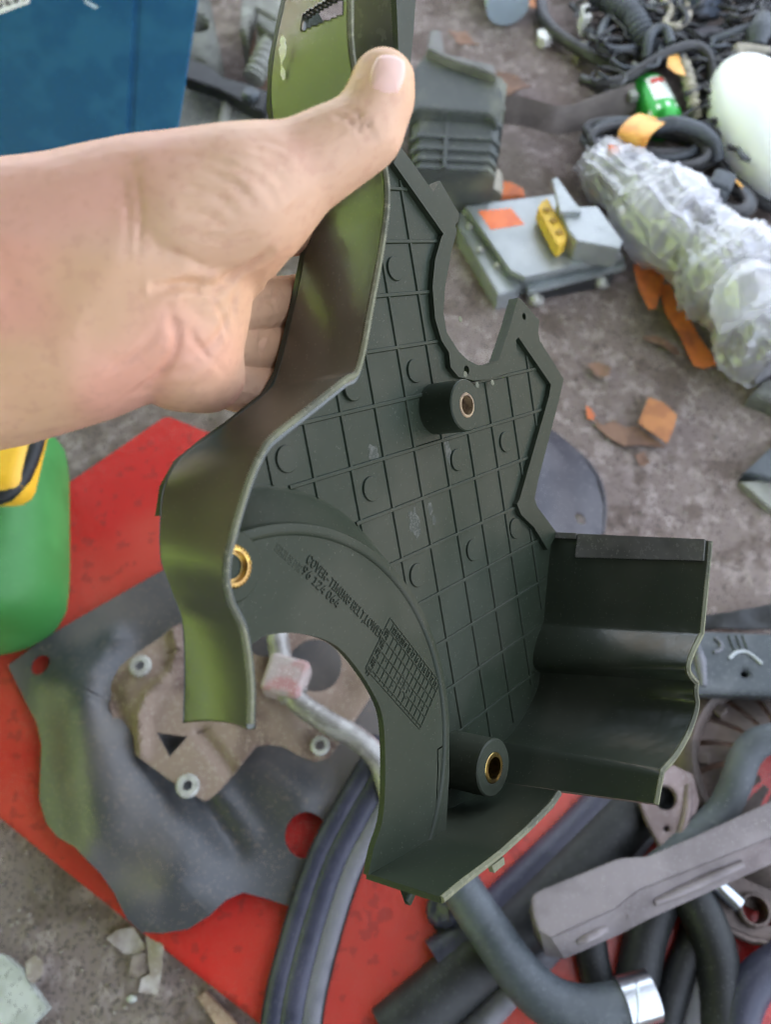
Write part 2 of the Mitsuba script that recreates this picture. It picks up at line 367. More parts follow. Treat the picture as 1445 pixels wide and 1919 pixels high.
lp_ = np.stack([-4.5 - 0.6 * rg_.random(nl) ** 1.5, rg_.uniform(-3.6, 5.2, nl), rg_.uniform(-0.2, 3.5, nl)], 1)
lp_[:, 2] *= 0.8 + 0.35 * meshkit.fbm(np.c_[lp_[:, 1] * 1.3, lp_[:, 0], np.zeros(nl)], 3, 2)
lp_[:, 0] += 0.7 * (meshkit.fbm(lp_ * np.array([0.2, 1.1, 1.1]), 3, 4) - 0.5)
q1 = rg_.normal(size=(nl, 3)); q1 /= np.linalg.norm(q1, axis=1, keepdims=True)
q2 = np.cross(q1, rg_.normal(size=(nl, 3))); q2 /= np.linalg.norm(q2, axis=1, keepdims=True)
s_ = rg_.uniform(0.04, 0.085, (nl, 1))
lv = np.stack([lp_ - q1 * s_, lp_ - q2 * s_ * 0.45, lp_ + q1 * s_, lp_ + q2 * s_ * 0.45], 1).reshape(-1, 3)
lf = np.arange(nl)[:, None] * 4 + np.array([[0, 1, 2, 3]])
put('added_hedge', (lv, lf), 'm_leaf', False, 'tall leafy greenery added out of view for green reflections on the cover', 'added_hedge', None, 'stuff')  # leaves added out of view so the cover reflects green

# ---------------------------------------------------------------- the timing belt cover, measured in millimetres on its own back plate (x across, y up, z out of it)
COVER = np.array([[0.636, -0.1737, 0.75188, 0.00789], [0.55943, 0.77491, -0.29419, 0.19065], [-0.53155, 0.60773, 0.59002, 0.73598], [0, 0, 0, 1]])
C_LEFT =[
    [(-21.1, 151.4, 0), (-40.9, 130.3, 40)],
    [(-29.7, 136.2, 0), (-45, 117.7, 40)],
    [(-38.6, 119.7, 0), (-47.6, 104, 40)],
    [(-43.7, 103.9, 0), (-46.1, 89.2, 40)],
    [(-42.9, 87, 0), (-41.5, 76.4, 40)],
    [(-35.6, 69.8, 0), (-42.2, 64.5, 40)],
    [(-40.3, 57.2, 0), (-48.7, 50.1, 40)],
    [(-52.1, 36.2, 0), (-58.4, 32.9, 40)],
    [(-63.3, 18.6, 0), (-69.2, 14.8, 40)],
    [(-70.2, 12.4, 0), (-76.5, 11.8, 40)],
    [(-87.8, 5.6, 0), (-95.7, 5, 40)],
    [(-99.2, 1.7, 0), (-107.8, 0.7, 40)],
    [(-109.2, -2.4, 0), (-112.4, -2.4, 40)],
    [(-118, -8.3, 3), (-118.1, -8.3, 40)],
    [(-123.6, -16.3, 6), (-125.5, -18.4, 40)],
    [(-128.8, -26.4, 10), (-132.6, -27.4, 42)],
    [(-129.1, -36.3, 12), (-133.7, -35.4, 42)],
    [(-128.9, -44.8, 13), (-131.6, -44.5, 42)],
    [(-131.3, -57.3, 13), (-132.8, -57.6, 42)],
    [(-135.7, -72, 13), (-135.9, -69, 42)],
]
C_RIGHT =[
    [(95.6, -80.9, 0), (92.8, -83.2, 77)],
    [(89.6, -90.7, 0), (88.5, -90.8, 77)],
    [(75.6, -119.4, 0), (72, -117.6, 77)],
    [(68.9, -126.8, 0), (63.5, -121.2, 77)],
    [(65.2, -136.2, 0), (57.3, -126, 77)],
    [(64.1, -141.8, 0), (59.4, -134.8, 77)],
    [(62.1, -147.2, 0), (56.3, -139.1, 77)],
    [(56.8, -151.7, 0), (60.3, -144.2, 77)],
    [(48.1, -156, 0), (47.9, -151.2, 77)],
    [(36.2, -159.2, 0), (31.7, -153.9, 77)],
    [(26.9, -159.7, 0), (18.6, -153.1, 77)],
    [(12, -170.2, 0), (10.3, -162.1, 77)],
]
C_BOTTOM =[
    [(12, -170.2, 0), (-3.5, -156.6, 45)],
    [(3, -172.1, 0), (-10.7, -158, 45)],
    [(-12.8, -169, 4), (-28.5, -157.8, 45)],
    [(-29.4, -163.6, 12), (-45.3, -156.7, 45)],
    [(-41.6, -158.5, 18), (-57.3, -154.3, 46)],
    [(-64.8, -154.6, 18), (-70.4, -152.4, 46)],
    [(-82.7, -151.2, 18), (-81, -151.3, 46)],
]
C_TOPR =[
    [(8.4, 158, 0), (6.6, 148.4, 22)],
    [(5.8, 142.9, 0), (3.9, 134, 22)],
    [(3.8, 127.9, 0), (1.3, 121.3, 22)],
    [(5.2, 113.1, 0), (-4.2, 106.5, 22)],
    [(8.3, 102, 0), (-7.3, 92.9, 22)],
]
C_TOPFLANGE = [(6.6, 148.4), (3.9, 134), (1.3, 121.3), (-4.2, 106.5), (-7.3, 92.9), (-4, 94.1), (4.6, 111.1), (12.1, 128.4), (21, 151.6)]
C_PLATE_LEFT = [(-21.1, 151.4), (-29.7, 136.2), (-38.6, 119.7), (-43.7, 103.9), (-42.9, 87), (-35.6, 69.8), (-40.3, 57.2), (-52.1, 36.2), (-63.3, 18.6), (-70.2, 12.4), (-87.8, 5.6), (-99.2, 1.7), (-109.2, -2.4), (-116, -8.6)]
C_PLATE_RIGHT = [(20, 95.2), (36.8, 79.1), (42.5, 83.8), (53, 70.6), (47.8, 61.7), (43.6, 56.3), (34.5, 41.3), (30.4, 30.6), (30.6, 22.9), (36.7, 14.6), (42.6, 10.1), (49.2, 7.3), (57, 6.2), (66, 7.3), (72.2, 13.4), (80.7, 22.3), (90.5, 33.9), (93.1, 33), (106.9, 22.1), (104.4, 16.7), (104.8, 12.8), (123, -8.1), (116, -16.9), (85.1, -51.5), (79.3, -59.4), (80.7, -63.6), (95.6, -80.9), (89.6, -90.7), (75.6, -119.4), (68.9, -126.8), (63.7, -141.6), (56.8, -151.7), (48.1, -156), (36.2, -159.2), (26.9, -159.7), (12, -170.2), (3, -172.1), (-8.1, -172.7), (-17, -172.5), (-35.8, -167.6)]
C_FLANGE_IN = [(13.6, 88.8), (39.2, 62.4), (37.4, 61.1), (30.5, 52.2), (25.8, 41.6), (24.1, 28.9), (26, 20), (29.9, 14.8), (29.3, 8.7), (33.8, 4.1), (45, 1.1), (55.4, 0.4), (71, 0.9), (81.5, 5.1), (83.2, 14.8), (85.9, 16), (109.6, -9.1), (105.9, -14.6), (66.6, -56.3), (63.7, -58.1), (65.9, -63.8), (75.2, -72.2), (84.6, -86)]
C_PANEL_HOLE = [(-83.9, -150.4), (-79.2, -143.3), (-72, -135.5), (-66.7, -120.3), (-63.4, -104), (-65.5, -93.2), (-72.5, -78.8), (-80.2, -69), (-92.5, -61.4), (-104.8, -57.4), (-112.2, -57.8), (-134.4, -55.4)]
C_PANEL_R = [(-29, -120.4), (-33.9, -139.4), (-41.4, -158.7), (-82.7, -151.2)]
C_PANEL_L = [(-130.8, -43.9), (-131.6, -35.2), (-132.6, -25.2), (-130, -14.8), (-126, -11.4)]
C_CRACK = [(-29.4, -128), (-38.1, -127.3), (-39.7, -134.2), (-47.4, -156)]
C_DISCS = [(6.7, 49.8), (-67.6, -10.5), (-29, -29.6), (-11.6, -68.7), (27.6, -69.7), (26.9, -29.9), (65.5, -29.3), (8.3, 9.9), (-30.1, 8.1), (62.7, -69.4)]
C_TABLE = [(-50.7, -71.3), (-30.3, -103.9), (-45.9, -115.4), (-67, -83.3)]
C_TEXT1 = [(-84.2, -40.7), (-57.6, -76.6)]
C_TEXT2 = [(-95.8, -33.6), (-87.8, -43.6), (-87, -43.4), (-75, -59.4)]
C_TAB = [(-52.8, -155.4), (-45.3, -156.7), (-45.3, -159.4), (-52, -158.7)]
CM = COVER.copy()
CM[:3, :3] *= 0.001
tc = thing('timing_belt_cover', 'dark green-black plastic timing belt cover held up by the hand, ribbed grid inside', 'timing belt cover')
def part(name, mesh, m='m_black_plastic', smooth=35, **kw):
    return put(tc + '__' + name, mesh, m, smooth, tf=CM, **kw)

def thicken(v, f, d, t):
    """An open mesh made a shell: t to the side that d points to."""
    v, f = np.asarray(v, float), np.asarray(f, int)
    m = trimesh.Trimesh(v, f, process=False)
    n = np.zeros_like(v)
    for k in range(3):
        np.add.at(n, m.faces[:, k], m.face_normals)
    n /= np.linalg.norm(n, axis=1, keepdims=True) + 1e-12
    s = np.sign((n * d).sum(1).mean())
    w = v + n * s * t
    e = np.sort(f[:, [0, 1, 1, 2, 2, 0]].reshape(-1, 2), 1)
    raw = f[:, [0, 1, 1, 2, 2, 0]].reshape(-1, 2)
    _, idx, cnt = np.unique(e, axis=0, return_index=True, return_counts=True)
    b, k = raw[idx[cnt == 1]], len(v)
    st = np.vstack([np.c_[b[:, 0], b[:, 0] + k, b[:, 1] + k], np.c_[b[:, 0], b[:, 1] + k, b[:, 1]]])
    F_ = np.vstack([f[:, ::-1] if s > 0 else f, (f if s > 0 else f[:, ::-1]) + k, st if s > 0 else st[:, ::-1]])
    F_ = F_[:, ::-1] if s > 0 and False else F_
    m = trimesh.Trimesh(np.vstack([v, w]), F_, process=False)
    return m

def loft(pairs, rows=10, n=6, d=(1, 0, 0), t=2.2, cut=None, bow=None, wob=0.25):
    """A wall between two lines: pairs of (foot, rim)."""
    A = np.array(pairs, float)
    a, b = (spline(A[:, k], n) if n > 1 else A[:, k] for k in (0, 1))
    s = np.linspace(0, 1, rows)[:, None, None]
    g = a[None] * (1 - s) + b[None] * s
    g[:, :, 0] += 4 * s[:, :, 0] * (1 - s[:, :, 0]) * np.asarray(bow(np.linspace(0, 1, len(a))) if bow else np.zeros(len(a)))[None]
    g = g + wob * (meshkit.noise(g / 9.0, 4)[..., None] - 0.5) * np.array([1, 1, 0])
    R_, C_ = g.shape[:2]
    i, j = np.meshgrid(np.arange(R_ - 1), np.arange(C_ - 1), indexing='ij')
    if cut is not None:
        keep = ~cut((i + .5) / (R_ - 1), (j + .5) / (C_ - 1))
        i, j = i[keep], j[keep]
    i, j = i.ravel(), j.ravel()
    q = np.stack([i * C_ + j, i * C_ + j + 1, (i + 1) * C_ + j + 1, (i + 1) * C_ + j], 1)
    f = np.vstack([q[:, [0, 1, 2]], q[:, [0, 2, 3]]])
    used = np.unique(f)
    re_ = -np.ones(R_ * C_, int)
    re_[used] = np.arange(len(used))
    m = thicken(g.reshape(-1, 3)[used], re_[f], np.array(d, float), t)
    return m, b

BASE_C, BASE_R, TOP_C, TOP_R, TOP_Z = np.array([-99.8, -93.8]), 79.6, np.array([-106.8, -104.3]), 79.2, 18.0
whole = Polygon(C_PLATE_RIGHT + [(-120, -150), (-140, -60)] + C_PLATE_LEFT[::-1]).buffer(0)
whole = whole.union(LineString([p_[0][:2] for p_ in C_RIGHT] + [p_[0][:2] for p_ in C_BOTTOM[1:4]]).buffer(2.0))
flange = Polygon(C_PLATE_RIGHT[:27] + C_FLANGE_IN[::-1]).buffer(0)
well = Point(*BASE_C).buffer(BASE_R, 48)
plate = whole.difference(flange).difference(well).difference(Polygon([(-150, -20), (-95, -20), (-60, -100), (-46, -159), (-120, -200), (-200, -200)]))
part('back_plate', solid(plate, -2.4, 0))
holes = [Point(50.5, 65.5).buffer(1.6), Point(40.5, 6.2).buffer(1.9), Point(93.5, 25).buffer(1.6)]
for h in holes:
    flange = flange.difference(h)
part('mating_flange', solid(flange, -2.5, 2.6))
for x, y, r in ((41.5, 27.5, 1.3), (39, 4.5, 1.4), (46.5, -1.0, 1.4), (58.5, -1.6, 1.3)):     # pale scuffs of dried dirt on the flange
    part('dirt_spot', move(cyl(r, 0.25, 10, bev=0.2), (x, y, 2.6)), 'm_dusty_edge')
inside = Polygon(C_FLANGE_IN + [(88, -92), (72, -119), (64, -130), (60, -140), (50, -152), (30, -156), (5, -165), (-20, -160), (-30, -130)] + [(-122, -18), (-113, -12), (-95, -5), (-84, -12), (-66, 9), (-54, 27), (-44, 50), (-33, 63), (-18, 95), (5, 100)]).buffer(0)
cells = inside.intersection(whole).difference(Point(*BASE_C).buffer(BASE_R + 0.4, 48)).difference(Point(17.5, -7).buffer(10)).difference(Point(-4, -154).buffer(11))
PX, PY = 18.88, 20.0
for vert, rng in ((True, range(-6, 6)), (False, range(-9, 6))):
    for k in rng:
        line = LineString([(k * PX, -260), (k * PX, 200)]) if vert else LineString([(-200, k * PY), (200, k * PY)])
        cutl = line.intersection(cells)
        for g in getattr(cutl, 'geoms', [cutl]):
            if g.is_empty or g.length < 3:
                continue
            w, h = (0.62, 0.75) if vert else (0.66, 0.9)
            x0, y0, x1, y1 = g.bounds
            prof = np.array([(-w - .22, -0.05), (w + .22, -0.05), (w, h - .15), (w - .15, h), (-w + .15, h), (-w, h - .15)])
            part('rib', sweep(np.array([(x0, y0, 0), (x1, y1, 0)], float), prof if vert else prof), smooth=False)
for (x, y) in C_DISCS:
    part('ejector_mark', move(cyl(4.7, 0.9 if (x + y) % 2 else 1.6, 28, bev=0.2), (x, -(-y), 0)), smooth=40)

# walls
def window(s, t):       # the opening near the top of the left wall
    return (s > 0.40) & (s < 0.93) & (t < 0.076 - 0.036 * (s - 0.42)) & (t > 0.058 - 0.05 * (s - 0.42))
m, rim = loft(C_LEFT, 44, 18, (1, 0, 0), 2.2, cut=window, bow=lambda t: np.interp(t * 19, [0, 3, 4, 7, 9, 11, 13, 15, 17, 19], [-1, -1.5, -2.5, -2.5, -1, 0, 1.2, 0.8, 2.0, 3.0]))
part('left_wall', m, 'm_wall_plastic', True)
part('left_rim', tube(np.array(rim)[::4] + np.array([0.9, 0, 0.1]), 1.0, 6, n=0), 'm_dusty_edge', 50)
m, rim = loft(C_RIGHT, 12, 1, (1, 0, 0), 2.4, wob=0.15)
rr = np.array(C_RIGHT, float)
def bowed(pairs, n=5):
    """Each face of the folded wall between two of its creases, a little bowed."""
    A = np.array(pairs, float)
    out = []
    for k in range(len(A) - 1):
        for s in np.linspace(0, 1, n, endpoint=False):
            out.append(A[k] * (1 - s) + A[k + 1] * s)
    out.append(A[-1])
    return np.array(out)
def smoothed(pairs, keep, it=6):
    """Rounds the wall's profile except at the creases listed."""
    A = bowed(pairs)
    fixed = [0, len(A) - 1] + [k * 5 for k in keep]
    for _ in range(it):
        B = A.copy()
        B[1:-1] = 0.25 * A[:-2] + 0.5 * A[1:-1] + 0.25 * A[2:]
        B[fixed] = A[fixed]
        A = B
    return A
PROF = [list(map(list, q)) for q in C_RIGHT]
for k, (du, dv) in {3: (-3.5, 0), 4: (-6.0, 0.5), 5: (1.5, 0), 6: (2.0, 0.5)}.items():      # the ridge and the groove under it
    for e in (0, 1):
        PROF[k][e][0] += du
        PROF[k][e][1] += dv
W = smoothed(PROF, [1, 2, 5, 10])
m, rim = loft(W, 14, 1, (1, 0, 0), 2.4, wob=0.12)
part('right_wall', m, 'm_wall_plastic', 50)
rt = np.array(rim)
L0, L1 = np.array(C_RIGHT[0], float), np.array(C_RIGHT[1], float)
pt = lambda L_, s: L_[0] * (1 - s) + L_[1] * s
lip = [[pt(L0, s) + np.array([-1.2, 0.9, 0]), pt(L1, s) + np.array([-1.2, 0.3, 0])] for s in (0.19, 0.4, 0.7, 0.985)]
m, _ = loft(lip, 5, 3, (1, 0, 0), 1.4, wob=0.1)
part('wall_lip', m, 'm_dusty_lip', 40)  # raised band; its paler colour carries the light on the lip
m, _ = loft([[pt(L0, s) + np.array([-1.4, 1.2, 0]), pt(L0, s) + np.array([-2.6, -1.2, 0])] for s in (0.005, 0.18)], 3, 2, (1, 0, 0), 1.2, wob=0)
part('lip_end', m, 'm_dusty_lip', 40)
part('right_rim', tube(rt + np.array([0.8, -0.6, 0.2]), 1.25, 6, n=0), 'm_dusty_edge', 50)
W = np.array(C_BOTTOM[:2] + [[(-12.8, -169.0, 0), C_BOTTOM[2][1]], [(-29.4, -163.6, 0), C_BOTTOM[3][1]], [(-40.6, -159.4, 0), (-54, -154.9, 45.8)]] + [[(q[0][0], q[0][1] + 0.4, 15.8), q[1]] for q in C_BOTTOM[4:]], float)
m, rim = loft(W, 8, 1, (0, -1, 0), 2.2, wob=0.1)
part('bottom_wall', m, 'm_black_plastic', 50)
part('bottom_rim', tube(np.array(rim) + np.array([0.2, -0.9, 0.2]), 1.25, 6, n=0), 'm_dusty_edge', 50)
tri = np.array([C_RIGHT[-1][0], C_RIGHT[-1][1], C_BOTTOM[0][1]], float)
part('rim_tab', move(solid(C_TAB, 0, 2.0), (0, -2.5, 44)), 'm_dusty_edge')
m, rim = loft(C_TOPR, 8, 6, (1, 0, 0), 2.2)
part('top_wall', m, 'm_dusty_plastic', 50)
part('top_flange', solid(C_TOPFLANGE, 20.0, 22.4))

# the raised front panel over the crank pulley
ang0, ang1 = math.radians(128), math.radians(-12)
aa = np.linspace(ang0, ang1, 60)
arc = [tuple(TOP_C + TOP_R * np.array([math.cos(t), math.sin(t)])) for t in aa]
panel = Polygon([(-127.6, -57), (-127.8, -44.8), (-127.6, -36), (-127, -27), (-121.5, -17.5), (-115, -14)] + [p for p in arc if p[0] > -114] + C_PANEL_R[:3] + C_PANEL_HOLE[:1] + [tuple(q) for q in spline(C_PANEL_HOLE[1:], 5)]).buffer(0)
crack = LineString(C_CRACK).buffer(0.32)
part('front_panel', solid(panel.difference(crack), TOP_Z - 2.4, TOP_Z))
aa = np.linspace(math.radians(99), math.radians(-60), 80)
ring = lambda c, r, z: np.c_[c[0] + r * np.cos(aa), c[1] + r * np.sin(aa), np.full(len(aa), z)]
rows = [ring(BASE_C, BASE_R + 0.6, 0.05), ring(BASE_C * .9 + TOP_C * .1, BASE_R - .4, 1.5), ring(BASE_C * .4 + TOP_C * .6, BASE_R * .5 + TOP_R * .5, 11), ring(TOP_C, TOP_R + 0.5, 15.4), ring(TOP_C, TOP_R + 0.35, 17.4), ring(TOP_C, TOP_R - 0.2, 18.5), ring(TOP_C, TOP_R - 2.2, 18.9), ring(TOP_C, TOP_R - 3.4, 18.7), ring(TOP_C, TOP_R - 3.9, 17.9)]
g = np.array(rows)
R_, C_ = g.shape[:2]
i, j = np.meshgrid(np.arange(R_ - 1), np.arange(C_ - 1), indexing='ij')
i, j = i.ravel(), j.ravel()
q = np.stack([i * C_ + j, i * C_ + j + 1, (i + 1) * C_ + j + 1, (i + 1) * C_ + j], 1)
part('panel_skirt', trimesh.Trimesh(g.reshape(-1, 3), np.vstack([q[:, [0, 1, 2]], q[:, [0, 2, 3]]])[:, ::-1], process=False), smooth=50)

m, rim = loft([[(-27.5, -112, 0), (-29.0, -114, 17.9)], [(-29, -128, 0), (-30.6, -128, 17.9)], [(-33, -142, 0), (-34.8, -141, 17.9)], [(-40.5, -159.5, 0), (-42, -158.5, 17.9)]], 8, 6, (-1, 0, 0), 1.6, wob=0.05)
part('panel_side', m, 'm_black_plastic', 50)

# bosses with brass bushings
b = part('boss', move(cyl(10.4, 16, 48, hole=5.0, bev=0.5), (17.5, -6.8, 0)), 'm_black_plastic', 40)
put(b + '__bushing', move(cyl(5.0, 16.4, 32, hole=3.9, bev=0.3), (17.5, -6.8, 0)), 'm_rusty', 40, tf=CM)
b = part('boss', move(cyl(11.5, 20, 48, hole=6.2, bev=0.6), (-8.9, -149.3, 0.2)), 'm_black_plastic', 40)
put(b + '__bushing', move(cyl(6.2, 20.3, 32, hole=4.4, bev=0.3), (-8.9, -149.3, 0.2)), 'm_brass', 40, tf=CM)
b = part('boss', move(cyl(10.5, 1.0, 48, hole=6.3, bev=0.4), (-112.4, -33.8, 18)), 'm_black_plastic', 40)
put(b + '__bushing', move(cat(cyl(6.3, 2.0, 40, hole=4.6, bev=0.5), *[move(rbox(.5, .5, 0.9, .12, 1), (5.6 * math.cos(t), 5.6 * math.sin(t), 1.6)) for t in np.arange(0, 6.28, 0.22)]), (-112.4, -33.8, 18)), 'm_brass', 40, tf=CM)
put(b + '__thread', move(cyl(4.6, 1.4, 32, hole=3.6), (-112.4, -33.8, 17)), 'm_brass', 40, tf=CM)

# raised lettering and the date table
def lettering(text, p0, p1, height, depth, mirror=False, name='lettering'):
    p0, p1 = np.array(p0, float), np.array(p1, float)
    t = meshkit.text_mesh(text, height, depth)
    w = t.bounds[1][0]
    t.apply_scale([np.linalg.norm(p1 - p0) / w, 1, 1])
    d = (p1 - p0) / np.linalg.norm(p1 - p0)
    M = np.eye(4)
    M[:2, 0], M[:2, 1], M[:3, 3] = d, (-d[1], d[0]), (p0[0], p0[1], TOP_Z - 0.05)
    part(name, tfm(t, M), smooth=False)
lettering('COVER-TIMING BELT,LOWER', C_TEXT1[0], C_TEXT1[1], 3.1, 0.55)
lettering('SIRIUS P/R', C_TEXT2[0], C_TEXT2[1], 2.8, 0.25)
lettering('96 124 064', C_TEXT2[2], C_TEXT2[3], 3.0, 0.6)
q = np.array(C_TABLE, float)
ex, ey = q[1] - q[0], q[3] - q[0]
bars = []
lift = lambda p: np.array([p[0], p[1], TOP_Z - 0.1])
rect = np.array([(-.22, 0), (.22, 0), (.16, .5), (-.16, .5)])
for k in range(14):
    p = q[0] + ex * k / 13.0
    bars.append(sweep(np.array([lift(p), lift(p + (q[3] - q[0]) * (1 - k / 13.) + (q[2] - q[1]) * k / 13.)]), rect))
for k in (0, 1, 2, 3, 4, 5, 6):
    s = (0, 1, 2, 3, 4, 5, 5.35)[k] / 5.35
    bars.append(sweep(np.array([lift(q[0] + ey * s), lift(q[1] + (q[2] - q[1]) * s)]), rect))
rng = random.Random(4)
ux, uy = ex / 13.0, ey / 5.35
for k in range(12):
    part_t = meshkit.text_mesh(str(12 - k), 2.2, 0.5)
    M = np.eye(4)
    d = ex / np.linalg.norm(ex)
    o = q[0] + ux * (k + 1.15) + uy * 0.85
    M[:2, 0], M[:2, 1], M[:3, 3] = d * 0.55, (-d[1], d[0]), (*o, TOP_Z)
    bars.append(tfm(part_t, M))
for k, w in enumerate(('95', '96', '97', '98', '99')):
    part_t = meshkit.text_mesh(w, 2.4, 0.5)
    M = np.eye(4)
    d = ex / np.linalg.norm(ex)
    o = q[0] + ux * 0.15 + uy * (k + 1.75)
    M[:2, 0], M[:2, 1], M[:3, 3] = d * 0.6, (-d[1], d[0]), (*o, TOP_Z)
    bars.append(tfm(part_t, M))
part('date_table', cat(*bars), smooth=False)
for k in range(26):                             # the punched dots of the date table
    a_, b_ = rng.choice([(1.5, 3.2), (3, 3.3), (4, 2.9), (5, 3.4), (6, 3.1), (7, 3.4), (8, 3.6), (9.5, 3.3)]), rng.uniform(-0.5, 1.7)
    p = q[0] + ux * (a_[0] + rng.uniform(-.5, 2.4)) + uy * (a_[1] + b_ * 0.7)
    part('date_dot', move(cyl(0.5, 0.5, 8, bev=0.2), (*p, TOP_Z - 0.1)))

put(tc + '__painted_glint', crumple(sweep(spline(np.array([(-42.3, 122.5, 9.6), (-43.2, 119, 9.6), (-43.9, 115.5, 9.0), (-44.3, 112, 8.4), (-44.6, 109, 8.6)], float), 4), [(-1.5, -.12), (1.5, -.12), (1.5, .12), (-1.5, .12)], up=(-1, 0, 0.2), scale=np.array([.3, .6, .9, .7, 1, 1.1, .8, .9, .6, .35, .2, .3, .6, .7, .5, .4, .2])), 1.2, 0.5, 3), 'm_white_plastic', False, tf=CM, label='glint put in as white flakes on the upper side wall')  # white strip painted in for a glint on the left wall
rng = random.Random(9)
def smear(x, y, r, e, z=0.0, m_='m_dried_dirt'):
    a_ = np.arange(16) * math.pi / 8
    k_ = 1 + 0.3 * np.array([rng.uniform(-1, 1) for _ in a_])
    part('dirt_smear', solid(Polygon(np.c_[x + r * k_ * np.cos(a_), y + r * e * k_ * np.sin(a_)]).buffer(0.3), z, z + 0.06), m_, False)
for x, y, r, e in ((-7.5, -48.5, 3.2, 1.7), (3.8, -45.5, 1.4, 1.5), (4.9, -50.5, 1.0, 1.6), (21.5, -24.5, 2.2, 2.6), (-24, -17, 2.4, 1.2)):
    smear(x, y, r, e)

# ---------------------------------------------------------------- the hand that holds the cover
HJ = {'fa0u': (-0.1499, 0.1722, 0.8254, 0.026), 'fa0l': (-0.1531, 0.1484, 0.8071, 0.0285), 'fa1u': (-0.1056, 0.1677, 0.8344, 0.0243), 'fa1l': (-0.107, 0.1451, 0.8189, 0.0253), 'fa2u': (-0.0833, 0.1712, 0.8374, 0.0222), 'fa2l': (-0.0844, 0.1475, 0.8213, 0.0222), 'wru': (-0.0626, 0.176, 0.841, 0.0205), 'wrl': (-0.0651, 0.1544, 0.8228, 0.0205), 'hm': (-0.0574, 0.1776, 0.8362, 0.0235), 'cmc': (-0.0537, 0.1752, 0.8417, 0.0212), 'then': (-0.0393, 0.1782, 0.8433, 0.0198), 'mcp': (-0.0246, 0.185, 0.8469, 0.0132), 'web': (-0.0297, 0.1831, 0.8414, 0.0118), 'ip': (-0.0056, 0.1948, 0.8521, 0.0104), 'tip1': (-0.0015, 0.2028, 0.8564, 0.0094), 'tip': (-0.0007, 0.2071, 0.8581, 0.0086), 'heel': (-0.0582, 0.1501, 0.8159, 0.0176), 'heel2': (-0.0544, 0.1533, 0.8006, 0.012), 'hyp': (-0.0621, 0.1567, 0.8206, 0.0195), 'pa1': (-0.0573, 0.1824, 0.8173, 0.0125), 'pa2': (-0.0577, 0.1753, 0.8078, 0.012), 'pa3': (-0.0568, 0.1658, 0.8005, 0.0115), 'pa4': (-0.0556, 0.1575, 0.7938, 0.0088), 'index0': (-0.0481, 0.2025, 0.811, 0.0106), 'index1': (-0.0313, 0.2235, 0.7926, 0.0098), 'index2': (-0.0168, 0.2481, 0.7763, 0.0088), 'index3': (-0.0048, 0.2608, 0.7649, 0.0078), 'middle0': (-0.0557, 0.1788, 0.7983, 0.0104), 'middle1': (-0.0446, 0.1948, 0.783, 0.0106), 'middle2': (-0.0349, 0.2044, 0.7751, 0.0094), 'middle3': (-0.007, 0.2343, 0.7508, 0.0084), 'ring0': (-0.0559, 0.1701, 0.7926, 0.0098), 'ring1': (-0.0464, 0.181, 0.778, 0.0101), 'ring2': (-0.0367, 0.1895, 0.7684, 0.0088), 'ring3': (-0.012, 0.2092, 0.7466, 0.008), 'pinky0': (-0.0564, 0.1614, 0.7879, 0.0088), 'pinky1': (-0.0485, 0.1668, 0.7761, 0.0086), 'pinky2': (-0.0405, 0.1735, 0.7678, 0.0075), 'pinky3': (-0.0226, 0.1895, 0.7497, 0.0066)}
